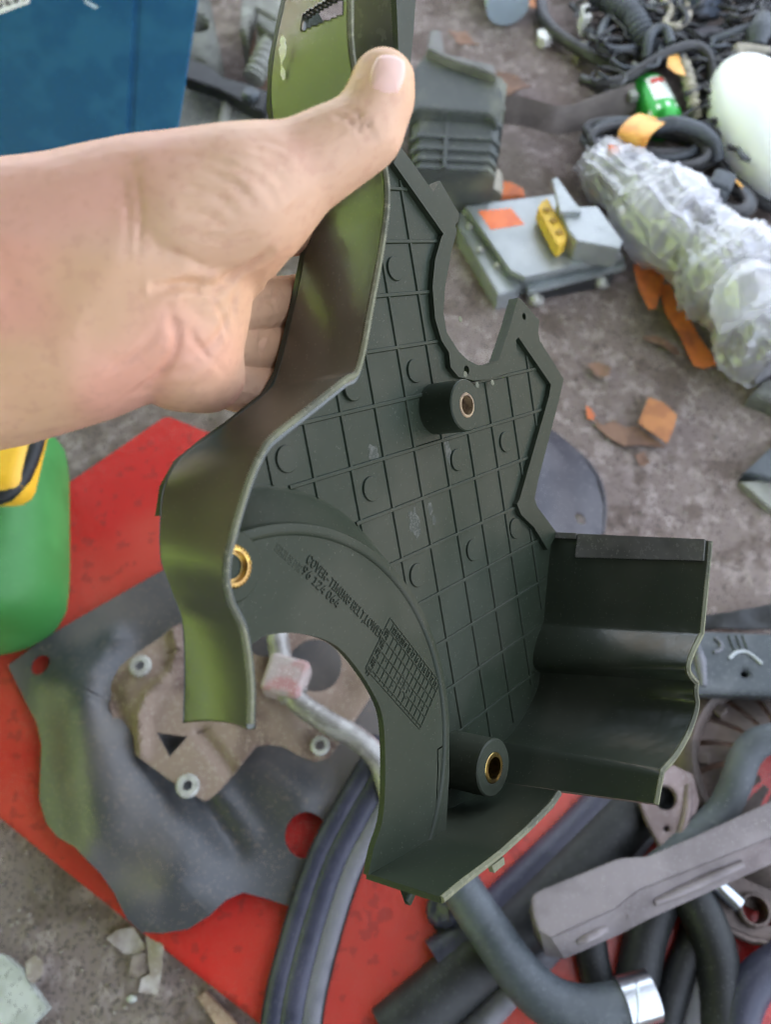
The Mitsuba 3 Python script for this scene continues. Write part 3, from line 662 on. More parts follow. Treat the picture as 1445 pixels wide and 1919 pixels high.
CREASES = [
    ([(-0.013, 0.1896, 0.8614), (-0.0099, 0.1884, 0.861), (-0.0075, 0.1866, 0.8599), (-0.005, 0.1851, 0.8573)], 0.001, 0.0009),
    ([(-0.0102, 0.1913, 0.8618), (-0.0072, 0.1896, 0.8614), (-0.0042, 0.187, 0.8593), (-0.0028, 0.1856, 0.8566)], 0.001, 0.0009),
    ([(-0.0113, 0.186, 0.8601), (-0.0093, 0.1844, 0.8585), (-0.0081, 0.183, 0.8567)], 0.0003, 0.0008),
    ([(-0.0031, 0.1905, 0.8613), (-0.0015, 0.1891, 0.8596), (-0.0009, 0.1872, 0.8576)], 0.0003, 0.0009),
    ([(-0.0399, 0.1738, 0.8625), (-0.0334, 0.1725, 0.8612), (-0.0271, 0.1711, 0.8576), (-0.0247, 0.1687, 0.8534)], 0.00035, 0.001),
    ([(-0.043, 0.1719, 0.8623), (-0.0359, 0.1697, 0.8607), (-0.0297, 0.1678, 0.8568), (-0.0276, 0.1654, 0.8529)], 0.0004, 0.001),
    ([(-0.0449, 0.1687, 0.8612), (-0.0372, 0.1665, 0.8591), (-0.0321, 0.1636, 0.8545)], 0.0004, 0.001),
    ([(-0.0506, 0.1645, 0.8596), (-0.0424, 0.164, 0.858), (-0.036, 0.1614, 0.8536)], 0.00035, 0.001),
    ([(-0.0515, 0.1598, 0.8559), (-0.0439, 0.1602, 0.8548), (-0.0391, 0.1591, 0.8512)], 0.0003, 0.001),
    ([(-0.0373, 0.1758, 0.863), (-0.0309, 0.1754, 0.8614), (-0.0246, 0.1742, 0.8579)], 0.0003, 0.001),
    ([(-0.0337, 0.1786, 0.8623), (-0.0272, 0.1788, 0.8606), (-0.0214, 0.1771, 0.8575)], 0.00025, 0.0009),
    ([(-0.0445, 0.1525, 0.8368), (-0.0468, 0.152, 0.8388), (-0.0522, 0.1499, 0.8417), (-0.0585, 0.1479, 0.8427)], 0.0018, 0.0015),
    ([(-0.0447, 0.153, 0.8371), (-0.0413, 0.1567, 0.837), (-0.0358, 0.1589, 0.8389), (-0.0311, 0.1609, 0.8419)], 0.0018, 0.0015),
    ([(-0.0557, 0.1447, 0.8384), (-0.0543, 0.1397, 0.8318), (-0.059, 0.1352, 0.8254), (-0.0666, 0.1313, 0.8213)], 0.001, 0.0013),
    ([(-0.0586, 0.1346, 0.8239), (-0.0515, 0.1364, 0.8249), (-0.046, 0.142, 0.8251)], 0.0004, 0.0011),
    ([(-0.0427, 0.1492, 0.8292), (-0.0454, 0.1436, 0.8271), (-0.051, 0.1387, 0.827)], 0.0009, 0.0012),
    ([(-0.0546, 0.1397, 0.8318), (-0.0595, 0.1353, 0.8264), (-0.0627, 0.1331, 0.8265)], 0.0004, 0.001),
    ([(-0.0519, 0.148, 0.8388), (-0.0493, 0.1466, 0.8342), (-0.0456, 0.1471, 0.8316)], 0.0004, 0.0011),
    ([(-0.0661, 0.1317, 0.8207), (-0.0563, 0.1329, 0.8207), (-0.0471, 0.1368, 0.8183)], 0.0003, 0.0011),
    ([(-0.0567, 0.155, 0.8483), (-0.0511, 0.1553, 0.8463), (-0.0466, 0.1553, 0.8417)], 0.0003, 0.0011),
    ([(-0.0582, 0.1519, 0.846), (-0.0532, 0.1525, 0.8445), (-0.0485, 0.1524, 0.8408)], 0.0003, 0.0011),
    ([(-0.0322, 0.1662, 0.8262), (-0.0388, 0.1899, 0.793), (-0.0383, 0.1853, 0.7868)], 0.0012, 0.0011),
    ([(-0.0376, 0.2005, 0.7893), (-0.0375, 0.1917, 0.7911), (-0.0371, 0.1869, 0.786)], 0.0008, 0.0009),
    ([(-0.0409, 0.1817, 0.7868), (-0.0411, 0.1742, 0.7871), (-0.041, 0.1715, 0.781)], 0.0012, 0.0011),
    ([(-0.0413, 0.1531, 0.8009), (-0.0422, 0.1516, 0.7971), (-0.0446, 0.1589, 0.7798)], 0.001, 0.001),
    ([(-0.0404, 0.1564, 0.8337), (-0.0412, 0.1529, 0.8303), (-0.041, 0.1501, 0.8256)], 0.0009, 0.0011),
    ([(-0.022, 0.1767, 0.8578), (-0.0181, 0.1791, 0.8575), (-0.0147, 0.179, 0.856)], 0.0002, 0.0008),
    ([(-0.0554, 0.1712, 0.8622), (-0.0476, 0.1723, 0.8626), (-0.0397, 0.1703, 0.8614)], 0.0002, 0.0012),
    ([(-0.0625, 0.1726, 0.8612), (-0.0605, 0.1623, 0.857), (-0.0619, 0.1539, 0.8494)], 0.0004, 0.0011),
    ([(-0.0645, 0.1682, 0.86), (-0.0637, 0.1585, 0.8538), (-0.0648, 0.1504, 0.8476)], 0.0003, 0.001),
    ([(-0.041, 0.1679, 0.8603), (-0.0357, 0.166, 0.8583), (-0.0336, 0.1632, 0.8546)], 0.0003, 0.0007),
    ([(-0.0309, 0.1745, 0.8612), (-0.0258, 0.1727, 0.8582), (-0.0231, 0.171, 0.8544)], 0.0003, 0.0007),
    ([(-0.0483, 0.1573, 0.8514), (-0.0408, 0.1581, 0.849), (-0.0342, 0.16, 0.8489)], 0.0003, 0.0008),
    ([(-0.0578, 0.1411, 0.8365), (-0.0636, 0.1358, 0.8324), (-0.0717, 0.1306, 0.8302)], 0.0004, 0.001),
    ([(-0.0519, 0.1425, 0.8328), (-0.0489, 0.1407, 0.8273), (-0.0444, 0.1397, 0.8184)], 0.0006, 0.001),
    ([(-0.0459, 0.1506, 0.8359), (-0.0433, 0.149, 0.8295), (-0.0428, 0.1462, 0.824)], 0.0006, 0.001),
]
def hand_mesh():
    ball = lambda k: m3.Manifold.sphere(HJ[k][3], 32).translate(HJ[k][:3])
    bones = [('fa0u', 'fa0l', 'fa1u', 'fa1l'), ('fa1u', 'fa1l', 'fa2u', 'fa2l'), ('fa2u', 'fa2l', 'wru', 'wrl'), ('wru', 'wrl', 'hm', 'hyp'),
             ('hm', 'cmc', 'wru'), ('cmc', 'then', 'hm'), ('then', 'mcp', 'web'), ('mcp', 'ip'), ('ip', 'tip1'), ('tip1', 'tip'),
             ('hyp', 'heel', 'hm'), ('heel', 'heel2', 'hyp'), ('hm', 'pa1', 'hyp', 'pa3'), ('pa1', 'pa2', 'then', 'hm'), ('heel2', 'pa4', 'pa3', 'heel'), ('pa1', 'index0'), ('pa2', 'middle0', 'pa1'), ('pa3', 'ring0', 'pa2'), ('pa4', 'pinky0', 'pa3')]
    for f in ('index', 'middle', 'ring', 'pinky'):
        bones += [(f + str(k), f + str(k + 1)) for k in range(3) if f + str(k + 1) in HJ]
    man = m3.Manifold()
    for b in bones:
        man = man + m3.Manifold.batch_hull([ball(k) for k in b])
    mm = man.refine_to_length(0.0015).to_mesh()
    m = trimesh.Trimesh(np.array(mm.vert_properties[:, :3], float), np.array(mm.tri_verts), process=True)
    trimesh.smoothing.filter_taubin(m, lamb=0.55, nu=0.555, iterations=46)
    # folds of the skin: each line is pressed in, its sides bulge a little
    v, n = np.array(m.vertices), np.array(m.vertex_normals)
    d = np.zeros(len(v))
    for line, depth, width in CREASES:
        P = spline(line, 10)
        q = np.full(len(v), 9.0)
        near = np.nonzero(np.linalg.norm(v - P.mean(0), axis=1) < 0.06)[0]
        for a, b in zip(P, P[1:]):
            e = b - a
            s = np.clip(((v[near] - a) @ e) / (e @ e + 1e-12), 0, 1)
            q[near] = np.minimum(q[near], np.linalg.norm(v[near] - a - s[:, None] * e, axis=1))
        x = q / (width * (0.55 + 0.5 * meshkit.noise(v * 160, 7)))
        ends = np.minimum(np.linalg.norm(v - P[0], axis=1), np.linalg.norm(v - P[-1], axis=1)) / 0.006
        d += 1.25 * depth * (-np.exp(-x ** 2) + 0.16 * np.exp(-(x - 2.2) ** 2)) * np.clip(0.25 + ends, 0, 1)
    d += 0.0007 * (meshkit.fbm(v * 75, 3, 2) - 0.5) + 0.0002 * (meshkit.fbm(v * np.array([260, 160, 160]), 2, 5) - 0.5)
    m.vertices = v + n * d[:, None]
    return m
hand = hand_mesh()
person = put('person', hand, 'm_skin', True, label='bare left hand and forearm reaching in from the left, thumb pressed on the cover', cat='person')
na = np.array([0.0009, 0.2010, 0.8653])
nx, ny = np.array([0.0072, 0.0003, -0.0017]), np.array([0.0023, 0.0116, 0.0028])
nx, ny = nx / np.linalg.norm(nx), ny / np.linalg.norm(ny)
nz = np.cross(nx, ny)
nm = trimesh.creation.uv_sphere(1.0, count=[24, 40])
w_ = np.array(nm.vertices)
r_ = np.linalg.norm(w_[:, :2], axis=1, keepdims=True) + 1e-9
sq = np.maximum(np.abs(w_[:, :1]), np.abs(w_[:, 1:2])) / r_
w_[:, :2] *= (1 / (0.40 * sq + 0.60)) * 0.98          # a rounded rectangle
put(person + '__thumbnail', trimesh.Trimesh(na - nz * 0.00125 + w_[:, :1] * nx * 0.0046 + w_[:, 1:2] * ny * 0.0062 + w_[:, 2:] * nz * 0.0018, nm.faces, process=False), 'm_nail', True)

# ---------------------------------------------------------------- things on the floor, left and near
red_o = Polygon(on([(310, 775), (-120, 1070), (-150, 1420), (0, 1535), (230, 1720), (480, 1915), (700, 2090), (1750, 2090), (1700, 1330), (900, 1010)], 0.02)).buffer(-0.015).buffer(0.015)
put('red_panel', slab(list(red_o.exterior.coords), 0, 0.02, 0.008, steps=5), 'm_red', 40, 'glossy red moulded panel lying on the floor under the scrap parts, scuffed and dusty', 'panel')

# green container lying on its side, with a yellow and black hand lamp on it
gb = thing('green_container', 'green plastic container lying at the left edge below the forearm', 'container')
gc = at(-42, 1200, 0.1)
prof = [(0.0001, 0), (0.05, 0.002), (0.072, 0.008), (0.088, 0.020), (0.096, 0.036), (0.099, 0.06), (0.1, 0.09), (0.101, 0.22), (0.098, 0.25), (0.085, 0.272), (0.05, 0.285), (0.03, 0.29), (0.03, 0.32), (0.0001, 0.321)]
body = trimesh.creation.revolve(np.array(prof), sections=64)
M = np.eye(4)
ax = np.array([-0.20, 1, -0.02]); ax /= np.linalg.norm(ax)
M[:3, 2] = ax
M[:3, 0] = np.cross([0, 0, 1], ax) / np.linalg.norm(np.cross([0, 0, 1], ax)); M[:3, 1] = np.cross(ax, M[:3, 0]); M[:3, 3] = gc
put(gb + '__body', tfm(body, M), 'm_green', 40)
yl = thing('hand_lamp', 'yellow and black hand lamp resting on the green container', 'lamp')
yo = at(-20, 880, 0.21)
put(yl + '__housing', move(rbox(0.13, 0.11, 0.05, 0.02, 4), yo), 'm_yellow', 40)
put(yl + '__bumper', tube([yo + np.array(q) for q in [(-.07, -.045, .03), (-.02, -.062, .03), (.045, -.05, .034), (.062, -.01, .036), (.064, .05, .036)]], 0.0085, 10), 'm_black_rubber', 50)
for k in range(5):
    put(yl + '__grip_rib', move(rbox(0.05, 0.003, 0.004, 0.0012, 2), yo + np.array([-0.01, -0.03 + 0.014 * k, 0.049])), 'm_yellow', 40)
put(yl + '__knob', tfm(cyl(0.013, 0.03, 20, bev=0.004), frame(yo + np.array([-.005, -.07, .02]), (1, 0, 0), (0, -1, 0.2))), 'm_black_rubber', 40)
put(yl + '__ring', tube([yo + np.array([-.012 + .012 * math.cos(t), -.115 + .016 * math.sin(t), .018]) for t in np.linspace(0, 6.28, 12, endpoint=False)], 0.0055, 10, closed=True), 'm_black_rubber', 50)

# the sheet metal shield and what lies on it
sh = thing('heat_shield', 'dented dark grey sheet metal shield with round holes, lying on the red panel', 'heat shield')
SH = [(5, 1240), (80, 1188), (190, 1125), (300, 1062), (345, 1050), (470, 1010), (640, 1100), (745, 1330), (735, 1440), (690, 1560), (600, 1700), (555, 1702), (500, 1683), (455, 1671), (425, 1685), (392, 1715), (350, 1740), (300, 1748), (262, 1746), (236, 1722), (215, 1672), (195, 1638), (150, 1590), (108, 1568), (84, 1540), (70, 1495), (74, 1440), (76, 1395), (64, 1352), (40, 1310)]
g = lambda x, y: at(x, y, 0.05)
def shield_warp(v):
    z = 0.032 + v[:, 2]
    z += ridge(v, g(150, 1290), g(190, 1560), 0.045, 0.030) + ridge(v, g(240, 1420), g(330, 1640), 0.06, 0.034)
    z += ridge(v, g(215, 1200), g(180, 1330), 0.02, 0.008) - ridge(v, g(300, 1395), g(440, 1575), 0.016, 0.014) + ridge(v, g(395, 1475), g(450, 1560), 0.016, 0.010)
    z += ridge(v, g(480, 1420), g(560, 1500), 0.03, 0.012) - ridge(v, g(280, 1740), g(340, 1745), 0.03, 0.012) + 0.004 * (meshkit.fbm(np.c_[v[:, :2] * 9, v[:, 2]], 2, 8) - 0.5)
    z -= ridge(v, g(20, 1240), g(60, 1340), 0.03, 0.004)
    return np.c_[v[:, :2], z]
so = Polygon(on(SH, 0.045)).buffer(0.002).buffer(-0.004).buffer(0.002)
for q in (disc(73, 1243, 0.04, 0.0125), disc(573, 1563, 0.045, 0.0235)):
    so = so.difference(Polygon(q))
put(sh + '__sheet', sheet(so, 0.0022, 0.007, shield_warp), 'm_shield', 40)

br = thing('mounting_bracket', 'brown dusty stamped bracket with three eyelets, on the grey shield', 'bracket')
BR = [(345, 1165), (300, 1195), (262, 1222), (225, 1250), (204, 1285), (200, 1320), (218, 1365), (250, 1412), (330, 1470), (385, 1502), (412, 1480), (480, 1398), (500, 1395), (530, 1398), (560, 1415), (590, 1427), (615, 1420), (640, 1388), (668, 1345), (698, 1300), (700, 1262), (650, 1200), (600, 1150), (470, 1110)]
def bracket_warp(v):
    z = 0.078 + v[:, 2]
    b = [(330, 1188), (338, 1225), (325, 1265), (280, 1310), (266, 1345), (264, 1412)]
    for p, q in zip(b, b[1:]):
        z = np.maximum(z, 0.078 + v[:, 2] + ridge(v, at(*p, .08), at(*q, .08), 0.0075, 0.015))
    z -= ridge(v, at(205, 1300, .08), at(250, 1410, .08), 0.012, 0.012)
    z += ridge(v, at(265, 1250, .08), at(266, 1251, .08), 0.02, 0.006)
    z += ridge(v, at(375, 1370, .08), at(430, 1440, .08), 0.007, -0.008) + ridge(v, at(480, 1210, .08), at(490, 1290, .08), 0.03, 0.012)
    z += ridge(v, at(640, 1290, .08), at(590, 1340, .08), 0.02, -0.010)
    return np.c_[v[:, :2], z]
bo = Polygon(on(BR, 0.08)).buffer(0.005).buffer(-0.01).buffer(0.005)
bo = bo.difference(Polygon(disc(590, 1245, 0.08, 0.031, 28))).difference(Polygon(on([(293, 1372), (318, 1418), (352, 1380)], 0.08))).difference(Polygon(disc(497, 1205, 0.08, 0.02, 24)))
for x, y in ((265, 1250), (352, 1472), (600, 1397)):
    bo = bo.difference(Polygon(disc(x, y, 0.08, 0.0052)))
put(br + '__plate', sheet(bo, 0.0025, 0.0045, bracket_warp), 'm_bracket', 40)
for x, y, r in ((265, 1250, 0.0125), (352, 1472, 0.0125), (600, 1397, 0.0105)):
    c = at(x, y, 0.083)
    put(br + '__eyelet', move(cyl(r, 0.005, 32, hole=0.0055, bev=0.0015), (c[0], c[1], 0.081 + (0.005 if x == 265 else 0))), 'm_zinc', 40)

pp = thing('coolant_pipe', 'bent dull aluminium pipe with clamp block, seen through the round opening of the cover', 'pipe')
put(pp + '__tube', tube(run([(515, 1150, .105), (522, 1205, .105), (533, 1262, .105), (556, 1312, .105), (612, 1352, .105), (672, 1385, .10), (712, 1428, .09), (735, 1500, .075)]), 0.0125, 20, 8), 'm_alu', 50)
c = at(537, 1272, 0.105)
put(pp + '__clamp', tfm(rbox(0.046, 0.044, 0.036, 0.006, 3), frame(c - np.array([0, 0, .018]), (1, -0.28, 0))), 'm_alu_pink', 40)
put(pp + '__nut', tube(run([(545, 1292, .105), (552, 1306, .105)]), 0.0165, 8, 0), 'm_alu', 30)

# rubber seals and hoses on the red panel
A = thing('door_seal', 'long curved bluish rubber door seal with three ridges, standing out from the shield', 'rubber seal')
sp = spline(run([(745, 1400, .07), (718, 1450, .066), (672, 1530, .06), (630, 1610, .05), (598, 1700, .045), (572, 1790, .04), (553, 1870, .04), (540, 1960, .04)]), 10)
ps = []
for k, (o, r, m_) in enumerate(((-0.0185, 0.0105, 'm_seal'), (0.0, 0.0115, 'm_seal'), (0.0185, 0.0105, 'm_seal_pale'))):
    t_, A_, B_ = frames_along(sp)
    a = np.arange(14) * 2 * math.pi / 14
    put(A + '__ridge', sweep(sp + A_ * o + B_ * (0.002 if k == 1 else 0), np.c_[np.cos(a) * r, np.sin(a) * r * 0.5]), m_, 50)
put(A + '__web', sweep(sp - B_ * 0.003, [(-.031, -.004), (.031, -.004), (.031, .003), (-.031, .003)]), 'm_black_rubber', 30)

def strip(L, w, h, mm, label, n=8):
    """A weatherstrip with a rounded back."""
    a = np.linspace(0, math.pi, 11)
    pr = np.vstack([np.c_[np.cos(a) * w / 2, np.sin(a) * h], [[-w / 2, -0.003], [w / 2, -0.003]]])
    return put('rubber_strip', sweep(spline(run(L), n), pr), mm, 40, label, 'rubber strip', 'rubber strips lying side by side on the red panel')
strip([(1190, 1440, .03), (1090, 1550, .03), (1000, 1640, .03), (900, 1735, .03), (820, 1800, .028)], 0.045, 0.02, 'm_seal', 'narrow blue-grey rubber strip right under the bottom edge of the cover')
strip([(1230, 1470, .03), (1120, 1590, .034), (1000, 1710, .034), (880, 1815, .03), (730, 1945, .028)], 0.062, 0.03, 'm_black_rubber', 'widest black rubber strip, running diagonally under the end of the grey metal bar')
strip([(1275, 1470, .026), (1180, 1590, .026), (1060, 1740, .026), (960, 1850, .026), (860, 1960, .026)], 0.03, 0.016, 'm_seal_pale', 'pale-edged rubber strip on the right of the widest black one')
strip([(1105, 1745, .03), (1110, 1790, .03), (1120, 1840, .028), (1128, 1880, .028)], 0.034, 0.016, 'm_black_rubber', 'short black rubber strip between the metal bar and the bent hose')
strip([(1250, 1650, .03), (1215, 1740, .03), (1195, 1830, .03), (1175, 1950, .03)], 0.044, 0.022, 'm_black_rubber', 'straight dark rubber strip passing behind the metal collar of the hose')
strip([(1330, 1660, .026), (1300, 1760, .026), (1265, 1850, .026), (1235, 1960, .026)], 0.034, 0.018, 'm_black_rubber', 'dark rubber strip just left of the curved pair, to the right of the hose end')
strip([(1275, 1640, .045), (1320, 1725, .045), (1345, 1810, .04), (1350, 1960, .04)], 0.044, 0.024, 'm_black_rubber', 'thick curved dark rubber strip on top of the others at the bottom right')
strip([(1330, 1780, .03), (1320, 1850, .03), (1290, 1960, .03)], 0.03, 0.016, 'm_seal_pale', 'greyer rubber strip under the curved one at the bottom edge')
put('corner_hose', tube(run([(1480, 1790, .05), (1420, 1835, .05), (1390, 1890, .05), (1380, 1960, .05)]), 0.02, 18), 'm_seal', 50, 'purplish rubber hose curving in at the bottom right corner', 'hose')

hb = thing('radiator_hose', 'fat grey-black rubber hose bent like an elbow, with a shiny metal collar', 'hose')
HP = [(835, 1610, .085), (875, 1680, .085), (925, 1755, .085), (975, 1825, .08), (1030, 1875, .075), (1095, 1893, .072), (1150, 1885, .07), (1178, 1876, .07)]
put(hb + '__tube', tube(run(HP), [0.0212, 0.0212, 0.0215, 0.0225, 0.0235, 0.0230, 0.0218, 0.0215], 32, 8), 'm_hose', 60)
put(hb + '__collar', pipe(run([(1166, 1880, .07), (1186, 1874, .07), (1206, 1868, .07), (1222, 1863, .07)]), 0.0238, 0.0020, 36, 5), 'm_chrome', 50)
put(hb + '__collar_bead', tube([run([(1184, 1875, .07)])[0] + 0.0238 * (math.cos(t) * np.array([0.12, 0.98, 0]) + math.sin(t) * np.array([0, 0, 1])) for t in np.linspace(0, 6.28, 24, endpoint=False)], 0.0013, 8, 2, True), 'm_chrome', 50)
put('rubber_scrap', crumple(dome(at(840, 1700, .035), np.diag([0.026, 0.022, 0.02])), 0.022, 55, 3), 'm_seal', 40, 'torn grey rubber scrap peeking out below the cover, beside the fat hose', 'scrap')

# litter at the bottom left
put('tile_shard', slab(on([(-60, 1770), (8, 1790), (40, 1815), (62, 1850), (90, 1889), (62, 1917), (30, 1950), (-80, 1960)], 0.012), 0, 0.012, 0.002), 'm_tile', 30, 'pale speckled broken tile in the bottom left corner', 'tile shard')
put('shell_fragment', paper([(52, 1803), (70, 1788), (84, 1800), (86, 1822), (72, 1842), (58, 1832)], 0.002, 0.02, 0.002, 0.004, 5, 60), 'm_paper', 30, 'small curled grey flake above the pale tile shard', 'flake')
put('paper_scrap', paper([(203, 1758), (222, 1742), (252, 1737), (276, 1775), (262, 1786), (236, 1788)], 0.004, 0.012, 0.001, 0.006, 2), 'm_paper', 30, 'largest torn grey paper scrap by the tip of the shield', 'paper scrap', 'torn grey paper scraps by the tip of the shield')
put('paper_scrap', paper([(252, 1790), (278, 1784), (275, 1822), (258, 1832), (244, 1825)], 0.003, 0.01, 0.001, 0.006, 3), 'm_paper_dark', 30, 'brownish torn paper scrap in the middle of the three by the tip of the shield', 'paper scrap', 'torn grey paper scraps by the tip of the shield')
put('paper_scrap', paper([(276, 1752), (296, 1752), (312, 1772), (308, 1810), (296, 1862), (262, 1858), (268, 1832), (284, 1824)], 0.006, 0.014, 0.001, 0.006, 4), 'm_paper', 30, 'folded grey paper scrap nearest to the edge of the red panel', 'paper scrap', 'torn grey paper scraps by the tip of the shield')
put('wood_chip', slab(on([(368, 1868), (384, 1856), (428, 1900), (470, 1950), (440, 1960), (410, 1930)], 0.01), 0, 0.01, 0.002), 'm_wood', 30, 'flat pale strip of wood beside the near edge of the red panel', 'wood chip')
put('pebble', crumple(dome(at(247, 1871, .004), np.diag([0.005, 0.004, 0.004]), 8, 12), 0.002, 200), 'm_tile', 60, 'tiny white pebble on the floor right of the tile shard', 'pebble')
rg = random.Random(7)
grit = []
for k in range(420):
    x, y = rg.uniform(-40, 420), rg.uniform(1590, 1980)
    if k > 230:
        x, y = rg.uniform(830, 1480), rg.uniform(450, 1150)
    s = rg.choice([0.0009, 0.0012, 0.0016, 0.0026])
    m = trimesh.creation.icosphere(0)
    m.vertices = m.vertices * np.array([1, rg.uniform(.6, 1), .6]) * s * np.array([[rg.uniform(.7, 1.2)] for _ in range(12)]) + at(x, y, s * 0.4)
    grit.append(m)
put('grit', cat(*grit), 'm_grit', False, 'loose grit and crumbs scattered over the concrete', 'grit', None, 'stuff')

# ---------------------------------------------------------------- things on the floor, right
pl = thing('pressure_plate', 'brownish clutch pressure plate with radial spring fingers, at the right edge above the metal bar', 'pressure plate')
pc = at(1450, 1452, 0.03)
M0 = frame(pc - np.array([0, 0, 0.008]), (1, 0, 0))
M0[:3, :3] *= 1.04
L = lambda m: tfm(m, M0)
cov = np.array([(0.088, 0.030), (0.094, 0.040), (0.100, 0.043), (0.108, 0.040), (0.116, 0.030), (0.126, 0.012), (0.142, 0.009), (0.142, 0.004), (0.120, 0.005), (0.106, 0.034), (0.098, 0.037), (0.090, 0.026), (0.088, 0.030)])
put(pl + '__cover', L(trimesh.creation.revolve(cov, sections=72)), 'm_iron', 40)
put(pl + '__friction_ring', L(cyl(0.112, 0.012, 60, hole=0.05, bev=0.002)), 'm_rust', 40)
for k in range(18):
    t0, t1 = 2 * math.pi * k / 18 + 0.02, 2 * math.pi * (k + 1) / 18 - 0.025
    pts_ = []
    rr_ = [0.091, 0.075, 0.06, 0.045, 0.031]
    zz_ = [0.027, 0.030, 0.034, 0.037, 0.041]
    vs, fs = [], []
    for r_, z_ in zip(rr_, zz_):
        tw = 0.25 * (0.09 - r_) / 0.06
        gap = 0.0016 / r_
        for t in (t0 + gap - tw, t1 - gap - tw):
            for dz in (0, -0.0025):
                vs.append((r_ * math.cos(t), r_ * math.sin(t), z_ + dz))
    for a in range(4):
        b = a * 4
        for q in ((0, 2, 6, 4), (1, 5, 7, 3), (0, 4, 5, 1), (2, 3, 7, 6)):
            fs += [(b + q[0], b + q[1], b + q[2]), (b + q[0], b + q[2], b + q[3])]
    fs += [(0, 1, 3), (0, 3, 2), (16, 18, 19), (16, 19, 17)]
    put(pl + '__spring_finger', L(trimesh.Trimesh(vs, fs, process=False)), 'm_iron', False)
for k in range(9):
    t = 2 * math.pi * k / 9 + 0.2
    put(pl + '__retainer_tab', L(tfm(rbox(0.016, 0.014, 0.006, 0.002, 2), frame(np.array([0.086 * math.cos(t), 0.086 * math.sin(t), 0.031]), (math.cos(t), math.sin(t), -0.3)))), 'm_iron', 40)
for k in range(6):
    t = 2 * math.pi * k / 6 + 0.5
    put(pl + '__rivet', L(move(cyl(0.006, 0.006, 16, bev=0.002), (0.132 * math.cos(t), 0.132 * math.sin(t), 0.008))), 'm_zinc', 40)
aw = thing('support_arm', 'pinkish worn steel arm with a round hole, between the cover and the pressure plate', 'steel arm')
ao = Polygon(on([(1228, 1450), (1262, 1432), (1300, 1450), (1312, 1500), (1300, 1545), (1285, 1600), (1268, 1640), (1246, 1636), (1240, 1590), (1215, 1545), (1198, 1500)], 0.078)).buffer(0.004).buffer(-0.004)
ao = ao.difference(Polygon(disc(1247, 1494, 0.078, 0.0125))).difference(Polygon(disc(1250, 1552, 0.078, 0.003, 12)))
put(aw + '__plate', slab(list(ao.exterior.coords), 0.070, 0.078, 0.003, [list(h.coords) for h in ao.interiors]), 'm_steel_pink', 40)
put(aw + '__ridge', tube(run([(1290, 1470, .079), (1288, 1520, .080), (1270, 1590, .080), (1262, 1625, .078)]), [0.003, 0.005, 0.005, 0.003], 10), 'm_steel_pink', 50)

lr = thing('flywheel_housing', 'dark brown iron housing with holes, below the grey metal bar at the right edge', 'iron housing')
lo = Polygon(on([(1300, 1680), (1345, 1650), (1420, 1610), (1500, 1590), (1560, 1640), (1540, 1760), (1470, 1785), (1432, 1768), (1412, 1762), (1380, 1752), (1345, 1728)], 0.045)).buffer(0.005).buffer(-0.005)
for x, y, r in ((1337, 1683, 0.003), (1408, 1705, 0.0135), (1445, 1722, 0.006)):
    lo = lo.difference(Polygon(disc(x, y, 0.045, r)))
put(lr + '__body', slab(list(lo.exterior.coords), 0.03, 0.045, 0.005, [list(h.coords) for h in lo.interiors]), 'm_iron', 40)
put(lr + '__rim', tube(run([(1300, 1680, .045), (1345, 1729, .045), (1400, 1758, .046), (1430, 1765, .046), (1470, 1780, .046)]), 0.004, 10), 'm_iron', 50)
put(lr + '__boss', move(cyl(0.017, 0.012, 28, hole=0.0135, bev=0.002), at(1408, 1705, .044)), 'm_iron', 40)
put(lr + '__bright_pin', tube(run([(1336, 1648, .058), (1352, 1664, .058), (1385, 1694, .056)]), 0.0085, 16, 4), 'm_chrome', 50)
put('bent_hose', tube(run([(1500, 1378, .09), (1450, 1384, .092), (1420, 1392, .092), (1396, 1420, .09), (1378, 1470, .086), (1352, 1520, .08), (1310, 1562, .076), (1255, 1610, .072), (1200, 1655, .06)]), 0.0165, 22, 8), 'm_wire_grey', 60, 'grey rubber hose with an S bend crossing the pressure plate', 'hose')

mb = thing('metal_bar', 'long mauve-grey pressed steel channel with oval embossings, lying across the hoses at the lower right', 'metal bar')
H1, H0 = 0.115, 0.075
top_o = [(996, 1688), (1000, 1676), (1012, 1668), (1150, 1612), (1168, 1607), (1215, 1604), (1300, 1568), (1500, 1476), (1500, 1548), (1195, 1668), (1150, 1704), (1032, 1756), (1010, 1744), (1000, 1718)]
to = Polygon(on(top_o, H1)).buffer(0.004).buffer(-0.008).buffer(0.004)
put(mb + '__top', slab(list(to.exterior.coords), H1 - 0.004, H1, 0.0025), 'm_bar', 40)
fa = [(1012, 1744, H1 - .002), (1034, 1757, H1 - .002), (1150, 1705, H1 - .002), (1196, 1669, H1 - .002), (1500, 1548, H1 - .002)]
fp = run(fa)
low = run([(1022, 1790, .083), (1058, 1796, .083), (1166, 1748, .083), (1214, 1722, .083), (1500, 1594, .083)])
vv = np.vstack([fp, low]); k5 = len(fp)
qf = np.array([(i, i + 1, k5 + i + 1, k5 + i) for i in range(k5 - 1)])
put(mb + '__front', thicken(vv, np.vstack([qf[:, [0, 1, 2]], qf[:, [0, 2, 3]]]), (0, 1, 0), 0.003), 'm_bar', 40)
eb = run([(996, 1688, H1 - .002), (1000, 1718, H1 - .002), (1012, 1744, H1 - .002)])
el = run([(992, 1706, .08), (1000, 1750, .08), (1022, 1790, .083)])
vv = np.vstack([eb, el])
qf = np.array([(i, i + 1, 3 + i + 1, 3 + i) for i in range(2)])
put(mb + '__end', thicken(vv, np.vstack([qf[:, [0, 1, 2]], qf[:, [0, 2, 3]]]), (1, 0, 0), 0.003), 'm_bar', 40)
def onface(a, b, s):
    return fp[2] * 0 + np.array(a)
